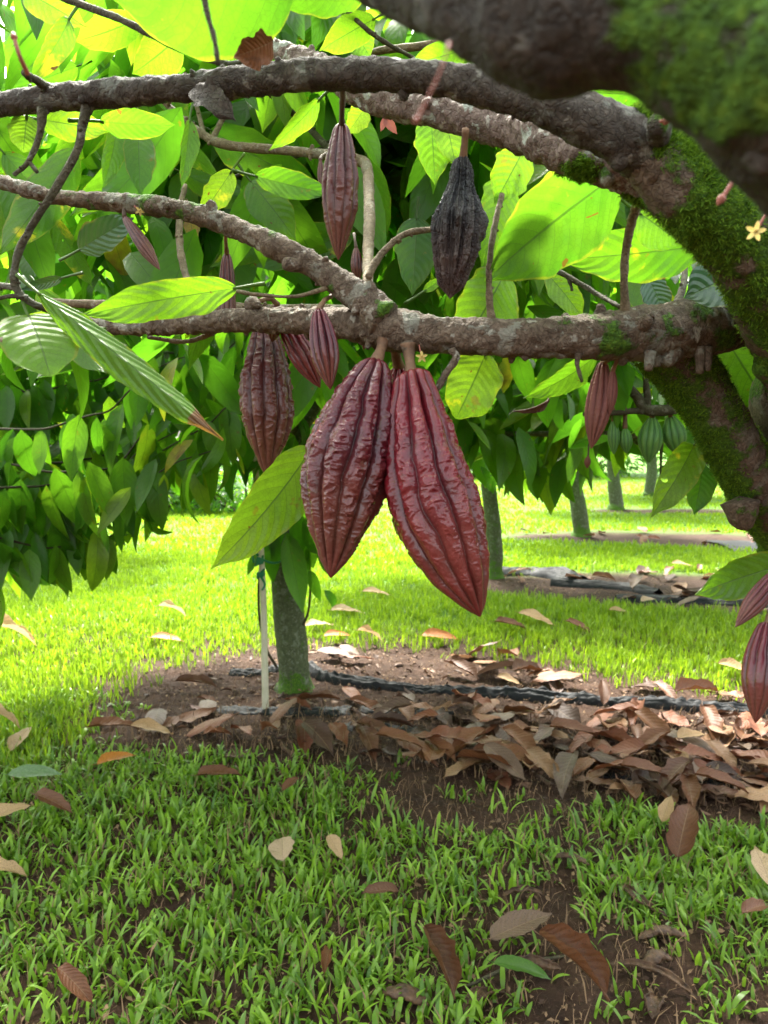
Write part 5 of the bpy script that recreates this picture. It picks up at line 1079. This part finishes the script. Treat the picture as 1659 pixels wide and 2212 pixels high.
orchard(g, [(0, 0, 0), (-.01, 0, .3), (-.035, 0, .6), (-.075, 0, 1.0), (-.03, 0, 1.4)], .072, ((.2, -.2, 2.1), (2.2, 1.6, 1.25)), 620, .15, .25, 'second cacao tree, its mossy forked trunk just right of the red pod', 202, lo=.2, hi=.95)
g = G(1256, 1158)
orchard(g, [(0, 0, 0), (-.05, 0, .4), (-.12, 0, .9), (-.10, 0, 1.5)], .10, ((0, 0, 2.2), (2.0, 1.5, 1.2)), 420, .18, .28, 'third cacao tree, forked at the base, farther along the row', 203, lo=.2, hi=1)
g = G(1332, 1101)
orchard(g, [(0, 0, 0), (-.08, 0, .6), (-.15, 0, 1.5)], .12, ((0, 0, 2.5), (2.4, 1.8, 1.4)), 380, .22, .32, 'fourth cacao tree, a thin pale trunk far along the row', 204, lo=.3, hi=1)
g = G(1402, 1072)
orchard(g, [(0, 0, 0), (.05, 0, .7), (-.05, 0, 1.6)], .12, ((0, 0, 2.7), (2.6, 2, 1.5)), 380, .25, .36, 'fifth cacao tree, smallest trunk before the leaning mossy trunk', 205, lo=.3, hi=1)
orchard((-3.5, 3.6, 0), [(0, 0, 0), (.03, 0, .4), (0, 0, 1.1)], .08, ((1.0, -.2, 1.3), (1.75, .9, .95)), 150, .19, .30, 'low leafy cacao tree whose dark leaves droop over the lawn at left', 206, lo=.35, hi=1.0, group='orchard trees at the sides', sprays=True)
orchard((2.9, 3.3, 0), [(0, 0, 0), (-.05, 0, .4), (-.1, 0, .9)], .08, ((-1.95, .1, 1.5), (.95, .6, .6)), 120, .18, .28, 'cacao tree off to the right whose drooping light leaves hang behind the red pod', 219, lo=.4, hi=1, group='orchard trees at the sides')
orchard((3.9, 6.2, 0), [(0, 0, 0), (.03, 0, .4), (0, 0, 1.1)], .09, ((-.3, 0, 2.2), (2.0, 1.7, 1.2)), 480, .16, .25, 'cacao tree at the right beyond the leaning trunk', 207, lo=.2, hi=.95, group='orchard trees at the sides')
orchard((-5.2, 9.5, 0), [(0, 0, 0), (.03, 0, .6), (0, 0, 1.6)], .10, ((.2, 0, 2.9), (2.8, 2.2, 1.6)), 420, .2, .3, 'cacao tree at the far left, seen above the drooping dark leaves', 208, lo=.3, hi=1, group='orchard trees at the sides')
# leafy suckers by the young trunk
def sucker(pts, rr, lv, label):
    e = empty('sucker_shoot', pts[0]); tag(e, label, 'shoot')
    mb = MB(); t, _ = tube(pts, rr, .01, 7); mb.add(**t); mb.build('stem', M_TWIGD, e)
    pos, X, Nn, L, r = [np.array(a, float) for a in zip(*lv)]
    mb = MB(); leaves_into(mb, pos, X, Nn, L, r); mb.build('foliage', M_FOL, e)
q = lambda px, py, d: P(px, py, d)
lv = [(q(585, 1130, 3.75), (.0, -.1, -1), (.1, -1, .3), .30, .35), (q(640, 1100, 3.7), (.1, 0, -1), (.2, -1, .3), .30, .45), (q(665, 1110, 3.7), (.2, 0, -1), (-.1, -1, .3), .32, .5), (q(620, 1150, 3.72), (.15, .1, -1), (.3, -1, .2), .40, .62), (q(560, 1190, 3.75), (-.6, 0, -1), (0, -1, .5), .14, .3), (q(690, 1170, 3.7), (.3, 0, -1), (0, -1, .4), .20, .55), (q(700, 1275, 3.8), (.7, 0, -.7), (0, -.6, .6), .14, .3), (q(610, 1080, 3.75), (-.2, .1, -1), (.1, -1, .3), .3, .3)]
sucker([P(597, 1440, 4.02), P(575, 1400, 3.95), P(560, 1330, 3.9), P(562, 1220, 3.85), P(590, 1100, 3.8)], [.008, .007, .006, .006, .005], lv, 'thin leafy shoot climbing beside the young trunk')
sucker([P(655, 1350, 4.0), P(668, 1310, 3.95), P(670, 1220, 3.9), P(660, 1120, 3.8)], [.007, .006, .005, .005], [(q(668, 1230, 3.9), (.3, 0, -1), (0, -1, .4), .18, .6), (q(655, 1130, 3.8), (.25, 0, -1), (0, -1, .4), .28, .7), (q(662, 1180, 3.85), (-.2, 0, -1), (0, -1, .4), .22, .4)], 'thin leafy shoot on the right side of the young trunk')

# stake
sb = G(574, 1540); stp = P(550, 985, 3.62)
e = empty('garden_stake', sb); tag(e, 'slim cream-white stake with green tape beside the young trunk', 'stake')
mb = MB(); t, _ = tube([sb - [0, 0, .05], (sb + stp) / 2 + [.012, 0, 0], stp], [.0165, .0155, .0150], .02, 16, .0008, 12); mb.add(t['V'], t['q'], t['t']); mb.build('pole', M_STAKE, e)
def loop(c, r1, r2, w, tilt=0):
    a = np.linspace(0, 2 * np.pi, 40, endpoint=False); ring = np.stack([c[0] + np.cos(a) * r1, c[1] + np.sin(a) * r2, c[2] + np.sin(a * 2) * .006 + tilt * np.cos(a)], 1)
    V = np.concatenate([ring - [0, 0, w], ring + [0, 0, w]]); j = np.arange(40); k = (j + 1) % 40; return V, np.stack([j, k, 40 + k, 40 + j], 1)
mb = MB()
for c, a, b, w in ((P(560, 1212, 3.64), .022, .022, .014), (P(563, 1240, 3.64), .02, .02, .012)): V, qd = loop(c, a, b, w, .01); mb.add(V, qd)
for pts in ([P(555, 1205, 3.62), P(600, 1215, 3.7), P(650, 1180, 3.95)], [P(558, 1200, 3.62), P(545, 1190, 3.6), P(548, 1215, 3.6)], [P(563, 1245, 3.62), P(572, 1262, 3.6), P(566, 1275, 3.6)]):
    t, _ = tube(pts, [.006, .005, .005], .01, 6); mb.add(t['V'], t['q'], t['t'])
mb.build('tie', M_TIE, e)

# ------------------------------------------------------------------ far things
def far_tree(x, y, h, rx, label, seed, lo=.3):
    e = empty('shade_tree', (x, y, 0)); tag(e, label, 'tree', 'large trees at the end of the orchard'); r_ = np.random.default_rng(seed)
    mb = MB(); t, _ = tube([(x, y, -.1), (x + .1, y, h * .25), (x, y, h * .6)], [.3, .22, .12], .2, 14, .02, 4); mb.add(**t)
    for k in range(5):
        a = k * 1.3; t, _ = tube([(x, y, h * .3), (x + math.cos(a) * rx * .4, y + math.sin(a) * rx * .4, h * .5), (x + math.cos(a) * rx * .75, y + math.sin(a) * rx * .75, h * .65)], [.14, .09, .04], .3, 8); mb.add(**t)
    mb.build('trunk', M_TRUNK, e)
    nb = 26; bc = r_.normal(0, 1, (nb, 3)); bc /= np.linalg.norm(bc, axis=1)[:, None]; bc = np.array([x, y, h * .56]) + bc * np.array([rx * .7, rx * .7, h * .34]) * (r_.random((nb, 1)) ** .4)
    n_ = 2600; v = r_.normal(0, 1, (n_, 3)); v /= np.linalg.norm(v, axis=1)[:, None]; pos = bc[r_.integers(nb, size=n_)] + v * rx * .38 * (r_.random((n_, 1)) ** .4)
    X = v + r_.normal(0, .5, (n_, 3)); X[:, 2] -= .5; mb = MB(); k = pos[:, 2] > .4
    leaves_into(mb, pos[k], X[k], (np.c_[r_.normal(0, .5, (n_, 2)), np.ones(n_)])[k], r_.uniform(.4, .75, n_)[k], r_.uniform(lo, .9, n_)[k]); o = mb.build('foliage', M_FOL, e); tag(o, kind='stuff')
FT = [(-14, 27, 9, 4.2, 'far shade tree at the left edge'), (-7.5, 33, 10, 4.5, 'far shade tree behind the low shed'), (-1.5, 36, 10, 4.6, 'far shade tree behind the white stake'), (4.5, 34, 9, 4.4, 'far shade tree behind the red pod'), (10.5, 35, 10, 4.8, 'far shade tree behind the third and fourth trunks'), (17, 34, 10, 5, 'far shade tree behind the fifth trunk'), (24, 34, 10, 5, 'far shade tree behind the leaning mossy trunk'), (-21, 30, 10, 5, 'far shade tree off the left edge')]
for k, a in enumerate(FT): far_tree(*a, seed=300 + k)
# low hedge shrubs closing the lawn
for k in range(12):
    x = -15 + k * 4.6; y = 29 + (k % 3) * .8
    if k > 8: x, y = (-6.0, -4.4, -2.7)[k - 9], 14.6
    e = empty('hedge_shrub', (x, y, 0)); tag(e, 'clipped green shrub, %s from the left in the hedge at the end of the lawn' % ['first', 'second', 'third', 'fourth', 'fifth', 'sixth', 'seventh', 'eighth', 'ninth', '', '', ''][k] if k < 9 else ['left', 'middle', 'right'][k - 9] + ' one of the three low shrubs in front of the shed', 'shrub', 'hedge shrubs at the end of the lawn')
    r_ = np.random.default_rng(400 + k); n_ = 1100; v = r_.normal(0, 1, (n_, 3)); v /= np.linalg.norm(v, axis=1)[:, None]; sz_ = 1.0 if k < 9 else .5; pos = np.array([x, y, .9 * sz_]) + v * np.array([2.6, 1.0, 1.0]) * sz_ * (r_.random((n_, 1)) ** .3)
    X = v + r_.normal(0, .5, (n_, 3)); mb = MB(); kk = pos[:, 2] > 0; leaves_into(mb, pos[kk], X[kk], (np.c_[r_.normal(0, .5, (n_, 2)), np.ones(n_)])[kk], r_.uniform(.2, .4, n_)[kk] * sz_, r_.uniform(.3, .9, n_)[kk]); mb.build('foliage', M_FOL, e)
    mb = MB()
    for a in range(5):
        t, _ = tube([(x, y, -.05), (x + math.cos(a * 1.25) * .5, y + math.sin(a * 1.25) * .3, .5 * sz_), (x + math.cos(a * 1.25) * 1.2 * sz_, y + math.sin(a * 1.25) * .5, 1.0 * sz_)], [.04, .03, .015], .1, 6); mb.add(**t)
    mb.build('stem', M_TWIGD, e)
# low shed glimpsed at left
M_ROOF = simple_mat('shed_roof', (.34, .31, .26), (.44, .40, .33), 8, .6, .2); M_WHITE = simple_mat('white_fascia', (.72, .74, .76), (.8, .82, .84), 8, .5, .05); M_WALL = simple_mat('shed_wall', (.42, .46, .42), (.52, .56, .52), 6, .7, .1)
def boxv(x0, x1, y0, y1, z0, z1):
    V = np.array([(x, y, z) for x in (x0, x1) for y in (y0, y1) for z in (z0, z1)], float); q = np.array([(0, 1, 3, 2), (4, 6, 7, 5), (0, 4, 5, 1), (2, 3, 7, 6), (0, 2, 6, 4), (1, 5, 7, 3)]); return V, q
e = empty('garden_shed', (-4.9, 16.5, 0)); tag(e, 'low shed with tan roof and white fascia glimpsed through the leaves at left', 'shed')
V, qd = boxv(-6.8, -3.1, 15.6, 17.6, -.02, .98); obj('wall', V, qd, M_WALL, e, smooth=False)
V = np.array([(-7.0, 15.3, 1.0), (-2.9, 15.3, 1.0), (-2.9, 16.6, 1.45), (-7.0, 16.6, 1.45), (-7, 17.9, 1.0), (-2.9, 17.9, 1.0), (-7.0, 15.3, .96), (-2.9, 15.3, .96), (-7, 17.9, .96), (-2.9, 17.9, .96)])
obj('roof', V, [np.array([(0, 1, 2, 3), (3, 2, 5, 4), (6, 8, 9, 7), (0, 6, 7, 1), (4, 5, 9, 8)]), np.array([(0, 3, 4), (1, 5, 2)])], M_ROOF, e, smooth=False)
V, qd = boxv(-7.02, -2.88, 15.22, 15.29, .90, 1.02); obj('fascia', V, qd, M_WHITE, e, smooth=False)
V, qd = boxv(-5.3, -4.5, 15.55, 15.6, .15, .85); obj('door', V, qd, M_WHITE, e, smooth=False)
